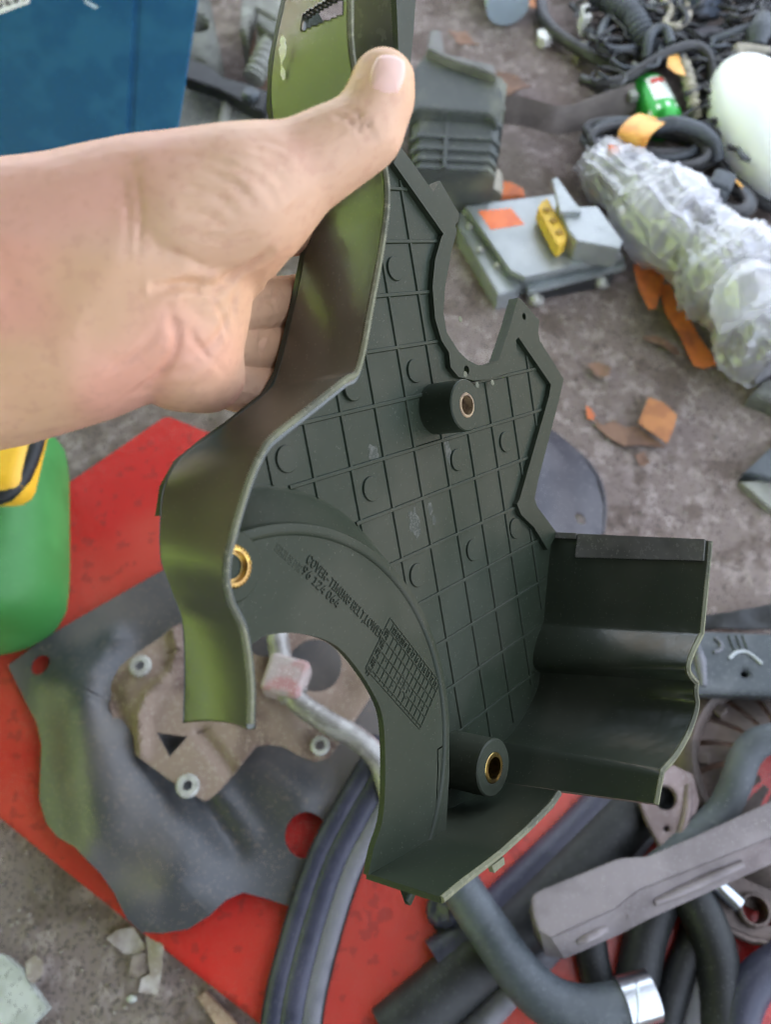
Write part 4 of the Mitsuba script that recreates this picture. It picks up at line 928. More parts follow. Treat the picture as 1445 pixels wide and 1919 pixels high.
def face_pt(x, y):
    """The point on the bar's front face that the photograph shows at (x, y)."""
    i = 1 if x < 1175 else 3
    p0, e1, e2 = fp[i], fp[i + 1] - fp[i], low[i] - fp[i]
    n_ = np.cross(e1, e2)
    d = at(x, y, 0) - EYE
    return EYE + d * (np.dot(p0 - EYE, n_) / np.dot(d, n_))
for (a, b) in (((1082, 1763), (1136, 1738)), ((1226, 1690), (1392, 1618))):
    A_, B_ = face_pt(*a), face_pt(*b)
    put(mb + '__embossing', tube(np.array([A_, A_ * .7 + B_ * .3, A_ * .3 + B_ * .7, B_]), [0.004, 0.0062, 0.0062, 0.004], 12, 6), 'm_bar', 60)
c = face_pt(1178, 1712)
put(mb + '__bolt_hole', tfm(cyl(0.005, 0.003, 20, hole=0.003, bev=0.001), frame(c, fp[3] - fp[2], (0, -0.9, 0.3))), 'm_bar', 40)
put(mb + '__hole_dot', tfm(cyl(0.0028, 0.002, 12), frame(c, fp[3] - fp[2], (0, -0.9, 0.3))), 'm_rust', 40)

db = thing('steel_bracket', 'dark blue-grey steel bracket with pale embossed arcs, right of the cover above the pressure plate', 'steel bracket')
do = Polygon(on([(1290, 1180), (1445, 1186), (1500, 1188), (1500, 1304), (1300, 1299), (1288, 1270)], 0.09))
do = do.difference(Polygon(disc(1397, 1262, 0.09, 0.0038, 14)))
put(db + '__plate', slab(list(do.exterior.coords), 0.07, 0.09, 0.006, [list(h.coords) for h in do.interiors], 4), 'm_dark_steel', 40)
put(db + '__arc', tube(run([(1367, 1234, .091), (1380, 1222, .091), (1397, 1221, .091), (1412, 1230, .091), (1428, 1244, .091)]), 0.002, 8), 'm_module', 50)
for x in (1366, 1380, 1392):
    put(db + '__raised_line', tube(run([(x, 1190, .091), (x + 5, 1204, .091), (x + 10, 1218, .091)]), 0.0013, 8, 3), 'm_dark_steel', 50)
put(db + '__arc', tube(run([(1340, 1195, .091), (1351, 1206, .091), (1349, 1218, .091), (1338, 1222, .091)]), 0.0024, 8), 'm_seal_pale', 50)
put(db + '__worn_edge', tube(run([(1303, 1205, .09), (1312, 1240, .09), (1318, 1285, .09)]), [0.004, 0.007, 0.004], 10), 'm_seal_pale', 50)
put('rubber_mat', paper([(1300, 1160), (1360, 1155), (1445, 1138), (1500, 1130), (1500, 1185), (1290, 1185)], 0.012, 0.02, 0.004, 0.008, 6), 'm_black_rubber', 30, 'thin strip of black rubber sheet behind the dark steel bracket', 'rubber sheet')

wl = thing('black_liner', 'curved black plastic liner standing on the floor behind the cover', 'plastic liner')
lp, n_ = [], 26
c0, c1 = at(1010, 985, 0.0), at(1035, 1020, 0.0)
for k in range(n_ + 1):
    t = math.radians(-4 + 100 * k / n_)
    lp.append((math.sin(t), math.cos(t)))
def liner_warp(v):
    z = 0.035 + ridge(v, at(975, 860, .08), at(985, 1000, .08), 0.075, 0.075) + v[:, 2]
    return np.c_[v[:, :2], z]
lo_ = Polygon(on([(900, 815), (965, 805), (1030, 818), (1082, 850), (1118, 893), (1132, 945), (1128, 1000), (1110, 1060), (900, 1060)], 0.05)).buffer(0.006).buffer(-0.006)
lo_ = lo_.difference(Polygon(disc(1081, 986, 0.045, 0.008, 16)))
put(wl + '__shell', sheet(lo_, 0.003, 0.010, liner_warp), 'm_liner', 50)
put(wl + '__lip', tube(run([(965, 805, .036), (1030, 818, .036), (1082, 850, .036), (1118, 893, .034), (1132, 945, .032), (1128, 1000, .03)]), 0.004, 10), 'm_liner', 50)

put('dark_stone', slab(on([(1408, 738), (1432, 712), (1500, 690), (1500, 780), (1445, 752)], 0.03), 0, 0.03, 0.008), 'm_casting', 40, 'dark grey lump at the right edge below the plastic-wrapped part', 'lump')
put('dark_offcut', slab(on([(1395, 885), (1445, 838), (1500, 810), (1500, 890), (1445, 897)], 0.025), 0, 0.025, 0.004), 'm_dark_steel', 40, 'dark flat offcut at the right edge, upper of the two', 'offcut')
put('pale_offcut', slab(on([(1388, 902), (1445, 899), (1500, 896), (1500, 975), (1440, 950)], 0.014), 0, 0.014, 0.003), 'm_casting_light', 40, 'greyish flat offcut at the right edge right below the dark one', 'offcut')

# orange and brown scraps
put('orange_strip', paper([(1232, 543), (1252, 540), (1262, 560), (1300, 620), (1332, 668), (1341, 688), (1318, 695), (1298, 690), (1270, 636), (1244, 590)], 0.004, 0.012, 0.001, 0.008, 9, 18), 'm_orange', 30, 'long strip of faded orange tape lying on the concrete below the plastic-wrapped part', 'tape strip')
put('orange_flap', paper([(1185, 502), (1200, 499), (1240, 508), (1244, 530), (1234, 560), (1228, 584), (1214, 586), (1196, 548)], 0.012, 0.012, 0.001, 0.008, 10, 18), 'm_orange', 30, 'folded orange paper tag at the top of the long orange strip', 'paper tag')
put('orange_scrap', paper([(1192, 800), (1212, 752), (1240, 764), (1265, 786), (1258, 812), (1246, 840), (1206, 812)], 0.008, 0.014, 0.001, 0.008, 11, 20), 'm_cardboard_orange', 30, 'diamond-shaped orange-brown scrap alone on the open concrete', 'paper scrap')
put('brown_scrap', paper([(1112, 784), (1128, 800), (1150, 790), (1170, 802), (1192, 800), (1206, 812), (1246, 841), (1200, 836), (1168, 838), (1140, 822), (1118, 803)], 0.003, 0.008, 0.001, 0.008, 12, 20), 'm_cardboard', 30, 'dull brown folded part under the diamond-shaped scrap', 'paper scrap')
put('orange_corner', paper([(1097, 762), (1106, 768), (1115, 782), (1110, 790), (1100, 786)], 0.003, 0.006, 0.001, 0.006, 13), 'm_orange', 30, 'tiny orange corner of paper left of the diamond-shaped scrap', 'paper scrap')
for i, (pp_, lb) in enumerate(((([(1200, 640), (1228, 634), (1262, 652), (1276, 676), (1252, 668), (1236, 654)]), 'curled dry brown leaf below the folded orange tag'), (([(1098, 690), (1118, 684), (1142, 700), (1136, 716), (1112, 712)]), 'crumbled dry leaf bits left of the curled leaf, on open concrete'), (([(1186, 862), (1204, 856), (1216, 872), (1200, 878)]), 'small dry leaf just below the diamond-shaped scrap'))):
    put('dry_leaf', paper(pp_, 0.002, 0.016, 0.0006, 0.006, 20 + i, 50), 'm_cardboard', 30, lb, 'leaf')

# two control units
cu = thing('control_unit', 'flat silver-grey electronic control unit with an orange sticker and bolts, on the concrete', 'control unit')
T1 = on([(872, 386), (1062, 362), (1168, 478), (985, 520), (958, 508)], 0.055)
put(cu + '__lid', slab(T1, 0.045, 0.055, 0.002), 'm_module', 40)
B1 = on([(866, 384), (1062, 361), (1172, 484), (986, 524), (952, 514)], 0.045)
put(cu + '__case', slab(B1, 0.012, 0.0445, 0.002), 'm_module_dark', 40)
S1 = on([(862, 384), (880, 382), (965, 505), (985, 522), (962, 546), (934, 552), (886, 470), (858, 424)], 0.035)
put(cu + '__side_rail', slab(S1, 0.0, 0.035, 0.004), 'm_module', 40)
put(cu + '__sticker', slab(on([(896, 396), (958, 391), (983, 421), (920, 431)], 0.0555), 0.0548, 0.0558, 0.0003), 'm_sticker', False)
F1 = on([(985, 524), (1166, 484), (1174, 500), (990, 548)], 0.03)
put(cu + '__front_rail', slab(F1, 0.022, 0.03, 0.002), 'm_module', 40)
put(cu + '__connector', slab(on([(1000, 536), (1150, 508), (1150, 520), (1000, 548)], 0.02), 0.0, 0.02, 0.002), 'm_wire', 40)
for (x, y) in ((876, 402), (880, 426), (900, 470), (932, 500)):
    put(cu + '__screw', move(cyl(0.006, 0.006, 16, bev=0.002), at(x, y, 0.036)), 'm_zinc', 40)
for (x, y) in ((1003, 562), (1126, 530), (872, 445)):
    put(cu + '__bolt', cat(move(dome(at(x, y, .014), np.diag([0.010, 0.010, 0.010]), 12, 20), (0, 0, 0)), move(cyl(0.014, 0.004, 20, bev=0.001), at(x, y, .004))), 'm_zinc', 50)
c2 = thing('relay_box', 'smaller grey metal box with a yellow plug socket, on top of the control unit', 'relay box')
put(c2 + '__case', slab(on([(1044, 378), (1065, 388), (1120, 386), (1168, 452), (1160, 466), (1082, 452), (1068, 436)], 0.095), 0.056, 0.095, 0.003), 'm_module', 40)
put(c2 + '__socket', slab(on([(1008, 390), (1014, 378), (1026, 370), (1065, 436), (1062, 450), (1048, 462), (1040, 452)], 0.085), 0.062, 0.085, 0.003), 'm_yellow_plug', 40)
for (x, y) in ((1024, 396), (1037, 416), (1048, 438)):
    put(c2 + '__socket_hole', tfm(rbox(0.010, 0.010, 0.004, 0.0015, 2), frame(at(x, y, .0845), (1, -.9, 0))), 'm_yellow_dark', 40)
put(c2 + '__lug', slab(on([(1036, 330), (1046, 326), (1092, 392), (1052, 392)], 0.11), 0.096, 0.104, 0.002), 'm_module', 40)
put('orange_wad', crumple(slab(on([(938, 334), (958, 338), (984, 350), (986, 372), (938, 374)], 0.02), 0, 0.02, 0.006), 0.01, 60, 4), 'm_orange', 40, 'rust-orange wad of paper behind the control unit, beside the ribbed duct', 'paper wad')
put('pale_plug', tube(run([(920, 370, .02), (922, 350, .02), (924, 330, .02)]), [0.018, 0.02, 0.016], 20), 'm_beige', 50, 'pale dirty plug between the ribbed duct and the orange wad', 'plug')

# ---------------------------------------------------------------- things on the floor, top
# plastic-wrapped part
wp = thing('wrapped_part', 'long metal part wrapped in shiny crinkled clear plastic film, right of the control unit', 'wrapped part')
AXW = [(1118, 300, .035, .030), (1150, 328, .052, .050), (1212, 376, .07, .062), (1272, 434, .08, .072), (1336, 484, .085, .072), (1398, 538, .09, .078), (1440, 590, .085, .09), (1500, 650, .08, .085)]
P_ = spline(run([q[:3] for q in AXW]), 26)
R_ = np.interp(np.linspace(0, 1, len(P_)), np.linspace(0, 1, len(AXW)), [q[3] for q in AXW]) * (1 + 0.10 * np.sin(np.linspace(0, 22, len(P_))))
t_, A_, B_ = frames_along(P_)
a = np.arange(170) * 2 * math.pi / 120
wv = P_[:, None] + R_[:, None, None] * (np.cos(a)[None, :, None] * A_[:, None] + 0.9 * np.sin(a)[None, :, None] * B_[:, None])
def wrinkles(v, s, a):
    """Film pulled tight: folds that run round the part, and crossing creases."""
    out = 0
    for k, (fs, fa, am, sd) in enumerate(((26, 1.2, 0.009, 5), (9, 4.0, 0.007, 6), (48, 2.4, 0.0035, 8), (20, 8.0, 0.0026, 9))):
        w = 2.4 * meshkit.fbm(v * 9 + k, 2, sd)
        r = 1 - np.abs(2 * meshkit.noise(np.c_[s * fs + w, a * fa * 0.9 + w, a * 0 + 3 * k], sd) - 1)
        out = out + am * (r ** 3 - 0.3)
    return out
ss, aa_ = np.meshgrid(np.linspace(0, 1, len(P_)) * 0.62, a, indexing='ij')
nv = (np.cos(a)[None, :, None] * A_[:, None] + np.sin(a)[None, :, None] * B_[:, None])
wv = wv + nv * wrinkles(wv.reshape(-1, 3), ss.ravel(), aa_.ravel()).reshape(ss.shape)[..., None]
k = len(a)
i, j = np.meshgrid(np.arange(len(P_) - 1), np.arange(k), indexing='ij')
q = np.stack([i * k + j, i * k + (j + 1) % k, (i + 1) * k + (j + 1) % k, (i + 1) * k + j], -1).reshape(-1, 4)
put(wp + '__film', trimesh.Trimesh(wv.reshape(-1, 3), np.vstack([q[:, [0, 1, 2]], q[:, [0, 2, 3]], [(0, k - 1 - z, k - 2 - z) for z in range(k - 2)]]), process=False), 'm_wrap', 60)
put(wp + '__contents', tube(P_, np.interp(np.linspace(0, 1, len(P_)), np.linspace(0, 1, len(AXW)), [q[3] for q in AXW]) * (0.84 + 0.05 * np.sign(np.sin(np.arange(len(P_)) * 0.42))), 32, 0), 'm_dark_metal', 40)
put(wp + '__end_cup', crumple(tube(run([(1400, 520, .13), (1408, 560, .14), (1420, 600, .13)]), [0.03, 0.055, 0.05], 40, 10), 0.014, 60, 8), 'm_wrap', 60)
put(wp + '__orange_label', slab(on([(1140, 270), (1160, 274), (1164, 290), (1146, 288)], 0.10), 0.094, 0.10, 0.001), 'm_orange', 30)

# wing mirror
wm = thing('wing_mirror', 'white glossy wing mirror housing lying at the right edge', 'wing mirror')
c = at(1428, 238, 0.06)
ey_ = at(1455, 296, 0.06) - at(1402, 186, 0.06)
ey_ /= np.linalg.norm(ey_)
ex_ = np.array([ey_[1], -ey_[0], 0])
put(wm + '__housing', dome(c, [ex_ * 0.082, ey_ * 0.17, np.array([0, 0, 0.075])], 36, 64), 'm_white_gloss', True)
put(wm + '__base', dome(c - ex_ * 0.022 - ey_ * 0.012 + np.array([0, 0, -0.02]), [ex_ * 0.082, ey_ * 0.168, np.array([0, 0, 0.065])], 30, 48), 'm_mirror_base', True)
put(wm + '__trim', tube([c + ex_ * 0.084 * math.cos(t) + ey_ * 0.172 * math.sin(t) + np.array([0, 0, -0.028]) for t in np.linspace(0, 6.28, 30, endpoint=False)], 0.009, 12, 4, True), 'm_wire', 50)
put('chrome_rod', tube(run([(1338, 240, .03), (1356, 268, .03), (1390, 315, .03), (1412, 350, .03), (1420, 385, .03)]), 0.0055, 12), 'm_chrome', 50, 'thin bright metal rod along the lower left of the white mirror', 'rod')

# drink can
dc = thing('drink_can', 'green and white drink can lying between the cables', 'can')
c0, c1 = at(1213, 168, 0.034), at(1244, 232, 0.034)
ax = (c1 - c0) / np.linalg.norm(c1 - c0)
cp = np.array([(0.0001, 0.004), (0.022, 0.003), (0.0245, 0.0), (0.027, 0.004), (0.0315, 0.012), (0.033, 0.018), (0.033, 0.104), (0.0305, 0.112), (0.027, 0.116), (0.026, 0.119), (0.024, 0.117), (0.0001, 0.115)])
Mc = np.eye(4)
Mc[:3, 2] = ax; Mc[:3, 0] = np.cross([0, 0, 1], ax); Mc[:3, 0] /= np.linalg.norm(Mc[:3, 0]); Mc[:3, 1] = np.cross(ax, Mc[:3, 0]); Mc[:3, 3] = c0 - ax * 0.01
put(dc + '__body', tfm(trimesh.creation.revolve(cp, sections=48), Mc), 'm_can_green', 40)
def wrap(a0, a1, z0, z1, m_, name, r=0.0333, skew=0.0):
    vs, fs = [], []
    for s in range(13):
        t = a0 + (a1 - a0) * s / 12
        for e in (0, 1):
            z = (z0, z1)[e] + skew * s
            for rr_ in (r, r + 0.0004):
                vs.append((rr_ * math.cos(t), rr_ * math.sin(t), z))
    for s in range(12):
        b = s * 4
        for qq in ((0, 4, 6, 2), (1, 3, 7, 5), (0, 1, 5, 4), (2, 6, 7, 3)):
            fs += [(b + qq[0], b + qq[2], b + qq[1]), (b + qq[0], b + qq[3], b + qq[2])]
    put(dc + '__' + name, tfm(trimesh.Trimesh(vs, fs, process=False), Mc), m_, 40)
wrap(0.9, 2.1, 0.022, 0.082, 'm_can_white', 'white_panel')
wrap(1.1, 1.9, 0.024, 0.036, 'm_can_red', 'red_mark', 0.0338, 0.0004)
wrap(0.0, 6.2, 0.092, 0.103, 'm_can_white', 'white_band', 0.0332)

# coiled cable with orange tape
cc = thing('cable_coil', 'flat coil of thick black cable bound with pale orange tape, above the plastic-wrapped part', 'cable coil')
rg = random.Random(11)
for k in range(8):
    cx_, cy_, rx_, ry_ = 1218 + rg.uniform(-14, 14), 268 + rg.uniform(-10, 10), 112 + rg.uniform(-18, 10), 34 + rg.uniform(-8, 8)
    h_ = 0.015 + 0.008 * k
    put(cc + '__loop', tube(run([(cx_ + rx_ * math.cos(t), cy_ + ry_ * math.sin(t) + 0.12 * rx_ * math.cos(t), h_ + 0.004 * math.sin(2 * t + k)) for t in np.linspace(0, 6.28, 18, endpoint=False)]), 0.0068 + 0.001 * (k % 3), 8, 4, True), 'm_wire' if k % 3 else 'm_wire_grey', 60)
put(cc + '__tape', ribbon([(1180, 278, .075), (1184, 262, .098), (1194, 244, .105), (1212, 228, .102), (1226, 222, .088)], 0.052, 0.003, 6, up=(0.6, 0.5, 0.6)), 'm_orange_pale', 30)
c3 = thing('small_cable_coil', 'small black cable coil with orange tape and grey plug, under the white mirror', 'cable coil')
for k in range(4):
    put(c3 + '__loop', tube(run([(1366 + (44 - 4 * k) * math.cos(t), 372 + (30 - 3 * k) * math.sin(t) + 10 * math.cos(t), 0.05 + 0.011 * k) for t in np.linspace(0, 6.28, 16, endpoint=False)]), 0.0085, 8, 4, True), 'm_wire_grey' if k == 2 else 'm_wire', 60)
put(c3 + '__tape', ribbon([(1330, 345, .08), (1345, 332, .10), (1366, 332, .104), (1382, 346, .09)], 0.028, 0.003, 6), 'm_orange_pale', 30)
put(c3 + '__plug', cat(tfm(rbox(0.06, 0.03, 0.03, 0.006), frame(at(1318, 372, .09), (1, -0.5, 0))), tfm(rbox(0.035, 0.04, 0.035, 0.006), frame(at(1342, 368, .09), (1, -0.5, 0)))), 'm_wire_grey', 40)

# intake duct
du = thing('intake_duct', 'dusty black plastic intake box with a ribbed duct, standing behind the thumb', 'intake duct')
bx = on([(778, 128), (806, 58), (826, 56), (834, 96), (928, 128), (934, 152), (944, 168), (948, 196), (930, 226), (910, 214), (860, 216), (838, 206), (775, 208)], 0.16)
put(du + '__box', slab(on([(772, 130), (800, 92), (834, 104), (926, 142), (944, 170), (946, 196), (932, 226), (905, 216), (845, 212), (770, 206)], 0.15), 0.03, 0.15, 0.010, steps=4), 'm_duct', 40)
put(du + '__flange', slab(on([(800, 92), (806, 56), (826, 56), (834, 100), (926, 122), (930, 142), (834, 108)], 0.165), 0.10, 0.165, 0.004), 'm_duct_pale', 40)
dm = []
dp = run([(858, 200, .085), (852, 260, .085), (848, 320, .08), (846, 362, .075)])
put(du + '__duct', sweep(spline(dp, 8), np.array([(-.062, -.05), (.062, -.05), (.07, -.04), (.07, .04), (.058, .052), (-.058, .052), (-.07, .04), (-.07, -.04)]), scale=np.linspace(1.12, 0.86, 25)), 'm_duct', 30)
t_, A_, B_ = frames_along(spline(dp, 8))
S_ = spline(dp, 8)
for k, z in enumerate((6, 10, 14, 17, 20, 23)):
    s = np.linspace(1.12, 0.86, 25)[z]
    put(du + '__rib', sweep(np.array([S_[z] - t_[z] * .004, S_[z] + t_[z] * .004]), np.array([(-.066, -.054), (.066, -.054), (.074, -.043), (.074, .043), (.062, .056), (-.062, .056), (-.074, .043), (-.074, -.043)]) * s), 'm_duct', 30)
for k in (-0.4,):
    put(du + '__lengthwise_rib', sweep(S_[5:] + A_[5:] * (0.022 * k * 1.6) + B_[5:] * 0.048, np.array([(-.003, -.004), (.003, -.004), (.003, .006), (-.003, .006)])), 'm_duct', 30)

put('bent_steel_bar', ribbon([(925, 205, .05), (985, 212, .05), (1040, 226, .045), (1080, 222, .04), (1120, 206, .04), (1190, 182, .045)], 0.045, 0.006, 8, up=(0.1, -0.8, 0.6)), 'm_arm', 30, 'flat brownish bent steel arm running from the intake box to the cables', 'steel bar')
put('cardboard_scrap', paper([(930, 140), (960, 150), (995, 172), (960, 188), (946, 200), (935, 190)], 0.01, 0.02, 0.002, 0.01, 14), 'm_cardboard', 30, 'brown cardboard scrap right of the intake box', 'cardboard scrap')
put('cardboard_scrap', paper([(838, 72), (872, 66), (898, 98), (860, 92)], 0.09, 0.02, 0.002, 0.01, 15), 'm_cardboard', 30, 'brown cardboard scrap behind the top of the intake box', 'cardboard scrap')
put('pale_canister', tfm(cyl(0.042, 0.2, 32, bev=0.006), frame(at(952, 12, 0.044) + np.array([0, 0, 0]), (1, 0.1, 0), (-.05, 1, 0.12))), 'm_pale_blue', 40, 'pale blue-grey canister at the top edge, cut off by the frame', 'canister')
put('orange_rag', paper([(968, 12), (992, 8), (1010, 14), (1002, 30), (980, 32), (970, 22)], 0.01, 0.03, 0.002, 0.01, 16), 'm_cardboard_orange', 30, 'brown-orange rag beside the pale canister', 'rag')
put('white_chip', crumple(slab(on([(1008, 56), (1030, 52), (1040, 66), (1022, 76), (1010, 70)], 0.02), 0, 0.02, 0.004), 0.01, 60, 2), 'm_white_plastic', 40, 'small white plastic piece alone on the concrete by the cables', 'plastic piece')
put('white_plug', slab(on([(1090, 8), (1106, 6), (1110, 32), (1094, 34)], 0.05), 0.01, 0.05, 0.004), 'm_white_plastic', 40, 'white plug at the top edge among the cables', 'plug')
put('beige_plug', slab(on([(1080, 78), (1098, 74), (1100, 90), (1086, 96)], 0.03), 0, 0.03, 0.004), 'm_beige', 40, 'small beige plug at the left end of the cables', 'plug')

# the cables one can tell apart
def cable(L, r, m_, label, sides=10, name='cable'):
    return put(name, tube(run(L), r, sides, 8), m_, 60, label, 'cable', 'cables of the scrap heap at the top right')
cable([(1090, 150, .04), (1120, 158, .05), (1170, 150, .06), (1215, 122, .075), (1262, 96, .085), (1305, 88, .085), (1330, 112, .075), (1335, 150, .06), (1332, 200, .04)], 0.0095, 'm_wire', 'thick black cable arching in a long S over the heap, above the can')
cable([(1012, 0, .02), (1018, 34, .02), (1040, 62, .02), (1084, 92, .025), (1120, 112, .03), (1185, 142, .03)], 0.013, 'm_wire', 'black cable along the left edge of the heap')
cable([(1150, 28, .05), (1130, 52, .055), (1126, 80, .06), (1146, 94, .06), (1176, 94, .06), (1200, 88, .05)], 0.008, 'm_wire_grey', 'grey cable in a round loop near the corrugated conduit')
cable([(1212, 110, .06), (1216, 74, .08), (1230, 56, .085), (1248, 58, .085), (1258, 84, .08)], 0.009, 'm_wire_grey', 'grey cable making a small arch just right of the corrugated conduit')
cable([(1330, 80, .06), (1365, 66, .07), (1395, 56, .075), (1420, 60, .07), (1450, 70, .06)], 0.008, 'm_wire_grey', 'grey cable curving right above the beige rod')
cable([(1105, 158, .02), (1140, 176, .02), (1190, 160, .02), (1240, 150, .03)], 0.008, 'm_wire', 'thin black cable lying flat below the long arching one')
cable([(1070, 10, .02), (1100, 44, .03), (1110, 70, .035), (1096, 100, .03), (1130, 125, .03), (1200, 150, .03)], 0.006, 'm_wire', 'thin black cable crossing near the beige plug')
cable([(1240, 0, .07), (1258, 20, .07), (1246, 46, .07), (1272, 50, .075), (1290, 30, .07), (1284, 0, .06)], 0.007, 'm_beige', 'beige cable loop at the top edge right of the conduit')
cable([(1230, 238, .09), (1268, 232, .095), (1312, 246, .09), (1338, 270, .08), (1344, 300, .06)], 0.012, 'm_wire_grey', 'thick dark cable over the right side of the taped coil')
cd = thing('corrugated_conduit', 'grey corrugated conduit bending down through the middle of the cable heap', 'conduit')
sp = spline(run([(1120, -10, .05), (1150, 6, .06), (1182, 30, .07), (1200, 60, .07), (1214, 92, .05), (1228, 112, .03)]), 26)
put(cd, sweep(sp, np.c_[np.cos(np.arange(16) * np.pi / 8), np.sin(np.arange(16) * np.pi / 8)], scale=0.022 * (1 + 0.09 * np.sign(np.sin(np.arange(len(sp)) * 1.1)))), 'm_wire_grey', 40)
sp = spline(run([(1268, 102, .06), (1282, 126, .07), (1292, 156, .07), (1298, 190, .06), (1306, 222, .04)]), 26)
put('spiral_tube', sweep(sp, np.c_[np.cos(np.arange(14) * np.pi / 7), np.sin(np.arange(14) * np.pi / 7)], scale=0.0105 * (1 + 0.22 * np.sin(np.arange(len(sp)) * 0.55))), 'm_beige', 40, 'beige spiral tube pointing down to the mirror, beside the orange tag', 'tube')
put('orange_tag', paper([(1250, 112), (1268, 104), (1276, 120), (1282, 150), (1262, 146), (1248, 132)], 0.075, 0.012, 0.001, 0.008, 17), 'm_orange_pale', 30, 'bright orange-yellow tag hanging in the cable heap left of the spiral tube', 'tag')
put('beige_rod', tube(run([(1400, 118, .06), (1380, 94, .075), (1400, 92, .075), (1450, 100, .07), (1500, 104, .06)]), 0.0085, 12, 6), 'm_beige', 50, 'bent beige rod above the white mirror', 'rod')
put('pale_bracket', slab(on([(1390, 112), (1420, 104), (1424, 124), (1404, 128)], 0.07), 0.05, 0.07, 0.003), 'm_casting_light', 40, 'small pale bracket at the end of the beige rod', 'bracket')
put('blue_canister', tfm(cyl(0.045, 0.09, 28, bev=0.01), frame(at(1302, 34, 0.03), (1, 0, 0), (.1, .5, .8))), 'm_dark_blue', 40, 'dark blue-grey round canister at the top of the cable heap', 'canister')
put('black_housing', crumple(slab(on([(1296, 52), (1340, 44), (1372, 52), (1372, 84), (1330, 92), (1298, 80)], 0.05), 0, 0.05, 0.012), 0.01, 30, 6), 'm_liner', 40, 'dull black plastic housing right of the blue-grey canister', 'housing')
put('grey_boot', tube(run([(1430, 40, .08), (1422, 62, .08), (1418, 88, .07)]), [0.018, 0.022, 0.015], 14), 'm_wire_grey', 50, 'grey rubber boot at the right edge above the beige rod', 'rubber boot')

# the rest of the heap: nobody could count it
rg = random.Random(21)
heap = []
inside_heap = Polygon([(1020, -60), (1075, 40), (1110, 100), (1105, 150), (1180, 190), (1290, 240), (1340, 250), (1380, 400), (1520, 420), (1520, -60)])
while len(heap) < 300:
    x, y = rg.uniform(1000, 1500), rg.uniform(-60, 300)
    if not inside_heap.contains(Point(x, y)):
        continue
    d, L_ = rg.uniform(0, 6.28), []
    hh = rg.uniform(0.01, 0.075)
    for s in range(rg.randint(4, 8)):
        if inside_heap.contains(Point(x, y)) and not (1175 < x < 1275 and 130 < y < 260):
            L_.append((x, y, hh))
        d += rg.uniform(-1.0, 1.0)
        x, y, hh = x + 22 * math.cos(d), y + 12 * math.sin(d), max(0.006, min(0.085, hh + rg.uniform(-.012, .012)))
    if len(L_) > 3:
        heap.append(tube(run(L_), rg.choice([0.002, 0.0028, 0.0035, 0.005]), 6, 5))
put('wire_heap', cat(*heap[:215]), 'm_wire', 60, 'tangled heap of thin black wires at the top right', 'wires', None, 'stuff')
put('grey_wire_heap', cat(*heap[215:]), 'm_wire_grey', 60, 'paler grey wires mixed into the black heap at the top right', 'wires', None, 'stuff')
conn = []
for k in range(60):
    x, y = rg.uniform(1060, 1480), rg.uniform(-40, 230)
    if inside_heap.contains(Point(x, y)) and not (x > 1200 and y > 150):
        conn.append(tfm(rbox(rg.uniform(.014, .034), rg.uniform(.01, .02), rg.uniform(.01, .018), .003, 1), frame(at(x, y, rg.uniform(.01, .05)), (math.cos(k), math.sin(k), rg.uniform(-.4, .4)))))
put('connector_bits', cat(*conn[:len(conn) // 2]), 'm_liner', 30, 'small dark plugs and clips strewn through the wire heap', 'plugs', None, 'stuff')
put('pale_connector_bits', cat(*conn[len(conn) // 2:]), 'm_casting_light', 30, 'small greyish plugs and clips strewn through the wire heap', 'plugs', None, 'stuff')

# top left: the blue panel and the castings behind it
bp = thing('blue_sheet', 'blue painted metal panel leaning at the top left, with a white number label', 'metal sheet')
lowp, upp = 0.02, 0.30
b0, b1 = at(-160, 420, lowp), at(312, 420, lowp)
u0, u1 = at(-160, -60, upp), at(380, -60, upp)
def on_panel(x, y, off=0.0):
    n_ = np.cross(b1 - b0, u0 - b0)
    n_ /= np.linalg.norm(n_)
    n_ = n_ if n_[2] > 0 else -n_
    d = at(x, y, 0) - EYE
    return EYE + d * (np.dot(b0 + n_ * off - EYE, n_) / np.dot(d, n_)), n_
def panel_slab(P2, off0, off1):
    top = np.array([on_panel(x, y, off1)[0] for x, y in P2])
    n_ = on_panel(0, 0)[1]
    bot = top - n_ * (off1 - off0)
    k = len(top)
    f = [(0, i, i + 1) for i in range(1, k - 1)] + [(k, k + i + 1, k + i) for i in range(1, k - 1)]
    for i in range(k):
        j = (i + 1) % k
        f += [(i, k + i, k + j), (i, k + j, j)]
    m = trimesh.Trimesh(np.vstack([top, bot]), f, process=False)
    m.fix_normals()
    return m
put(bp + '__left_half', panel_slab([(-160, 420), (-160, -60), (252, -60), (228, 420)], -0.012, 0.002), 'm_blue', False)
put(bp + '__groove', panel_slab([(228, 420), (252, -60), (268, -60), (242, 420)], -0.014, -0.003), 'm_blue', False)
put(bp + '__right_half', panel_slab([(242, 420), (268, -60), (378, -60), (304, 420)], -0.012, 0.0), 'm_blue', False)
lbl = put(bp + '__label', panel_slab([(-40, 42), (-40, -40), (62, -50), (55, 7), (38, 8), (20, 17)], 0.0025, 0.0032), 'm_white_plastic', False)
o_, n_ = on_panel(-6, 17, 0.0034)
o2, _ = on_panel(52, -1, 0.0034)
x_ = (o2 - o_) / np.linalg.norm(o2 - o_)
Mt = np.eye(4); Mt[:3, 0], Mt[:3, 1], Mt[:3, 2], Mt[:3, 3] = x_, np.cross(n_, x_), n_, o_
tx = meshkit.text_mesh('0256', 0.021, 0.0006, True)
tx.apply_scale([np.linalg.norm(o2 - o_) / tx.bounds[1][0], 1, 1])
put(lbl + '__number', tfm(tx, Mt), 'm_ink', False)
put(bp + '__scratch', panel_slab([(156, 0), (164, 2), (186, 14), (178, 18), (160, 8)], 0.0022, 0.0026), 'm_pale_blue', False)

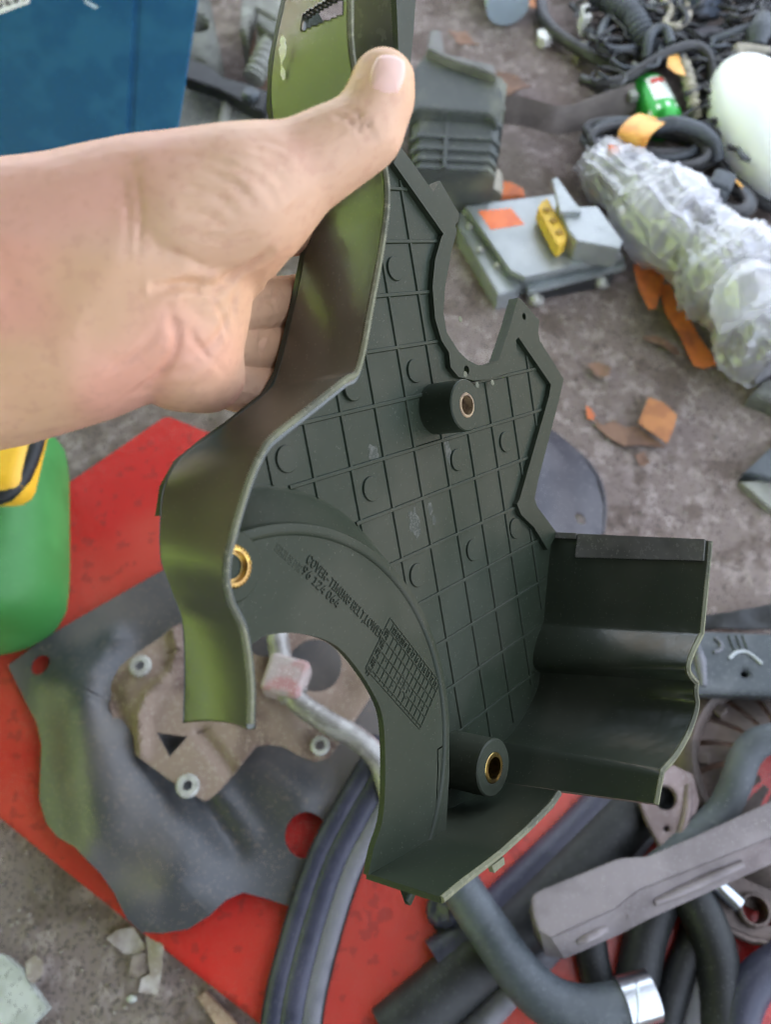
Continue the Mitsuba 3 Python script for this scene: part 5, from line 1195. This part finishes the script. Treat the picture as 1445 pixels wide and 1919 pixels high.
gx = thing('gearbox_casting', 'grey aluminium gearbox casting with flat faces and a ridge, just above the wrist', 'casting')
put(gx + '__block', slab(on([(322, 260), (338, 150), (352, 142), (420, 176), (430, 200), (420, 280), (400, 330), (320, 330)], 0.10), 0.0, 0.10, 0.008), 'm_casting', 40)
put(gx + '__face', slab(on([(428, 178), (440, 190), (496, 205), (510, 240), (500, 330), (406, 330), (414, 250)], 0.105), 0.0, 0.105, 0.006), 'm_casting_light', 40)
put(gx + '__ridge', tube(run([(428, 176, .11), (424, 205, .11), (414, 260, .108), (406, 320, .10)]), 0.009, 12), 'm_casting_light', 50)
put('dark_lever', slab(on([(338, 112), (352, 106), (395, 124), (420, 144), (470, 158), (508, 172), (494, 210), (476, 206), (440, 184), (408, 168), (345, 146)], 0.135), 0.115, 0.135, 0.005), 'm_black_rubber', 40, 'black metal lever with a round bolt, lying across the grey gearbox casting', 'lever')
put('lever_bolt', move(cyl(0.014, 0.01, 24, bev=0.004), at(470, 182, 0.135)), 'm_dark_steel', 40, 'round bolt head on the end of the black lever', 'bolt')
hl = thing('mount_casting', 'curved dirty grey casting with a dark hole, right beside the blue panel', 'casting')
hp = Polygon(on([(350, -40), (390, -20), (398, 30), (408, 70), (404, 110), (392, 132), (352, 110), (340, 60)], 0.12)).buffer(0.01).buffer(-0.01)
hp = max(getattr(hp, 'geoms', [hp]), key=lambda g_: g_.area).difference(Polygon(disc(372, 44, 0.12, 0.014)))
put(hl, slab(list(hp.exterior.coords), 0.0, 0.12, 0.02, [list(h.coords) for h in hp.interiors], 5), 'm_casting', 40)
eg = thing('engine_casting', 'pale grey-green engine casting with stepped blocks at the top, left of the cover', 'casting')
put(eg + '__block', slab(on([(455, -60), (560, -60), (560, 60), (520, 40), (480, 18), (462, 66), (448, 50)], 0.11), 0.0, 0.11, 0.008), 'm_casting_light', 40)
put(eg + '__flange', slab(on([(482, 20), (520, 42), (560, 62), (560, 92), (500, 60), (480, 40)], 0.125), 0.10, 0.125, 0.006), 'm_casting', 40)
put(eg + '__rusty_side', slab(on([(462, 66), (482, 30), (520, 66), (545, 100), (500, 116), (468, 112)], 0.085), 0.0, 0.085, 0.012), 'm_rust', 40)
put(eg + '__cap', slab(on([(480, 56), (496, 50), (506, 66), (496, 82), (480, 78)], 0.1), 0.08, 0.1, 0.005), 'm_casting_light', 40)
sp = spline(run([(474, 150, .09), (488, 122, .10), (504, 92, .10), (530, 60, .09)]), 24)
put('rubber_bellows', sweep(sp, np.c_[np.cos(np.arange(16) * np.pi / 8), np.sin(np.arange(16) * np.pi / 8)], scale=0.0185 * (1 + 0.12 * np.sin(np.arange(len(sp)) * 0.75))), 'm_casting_light', 40, 'pale ribbed bellows beside the rusty casting, left of the cover', 'bellows')
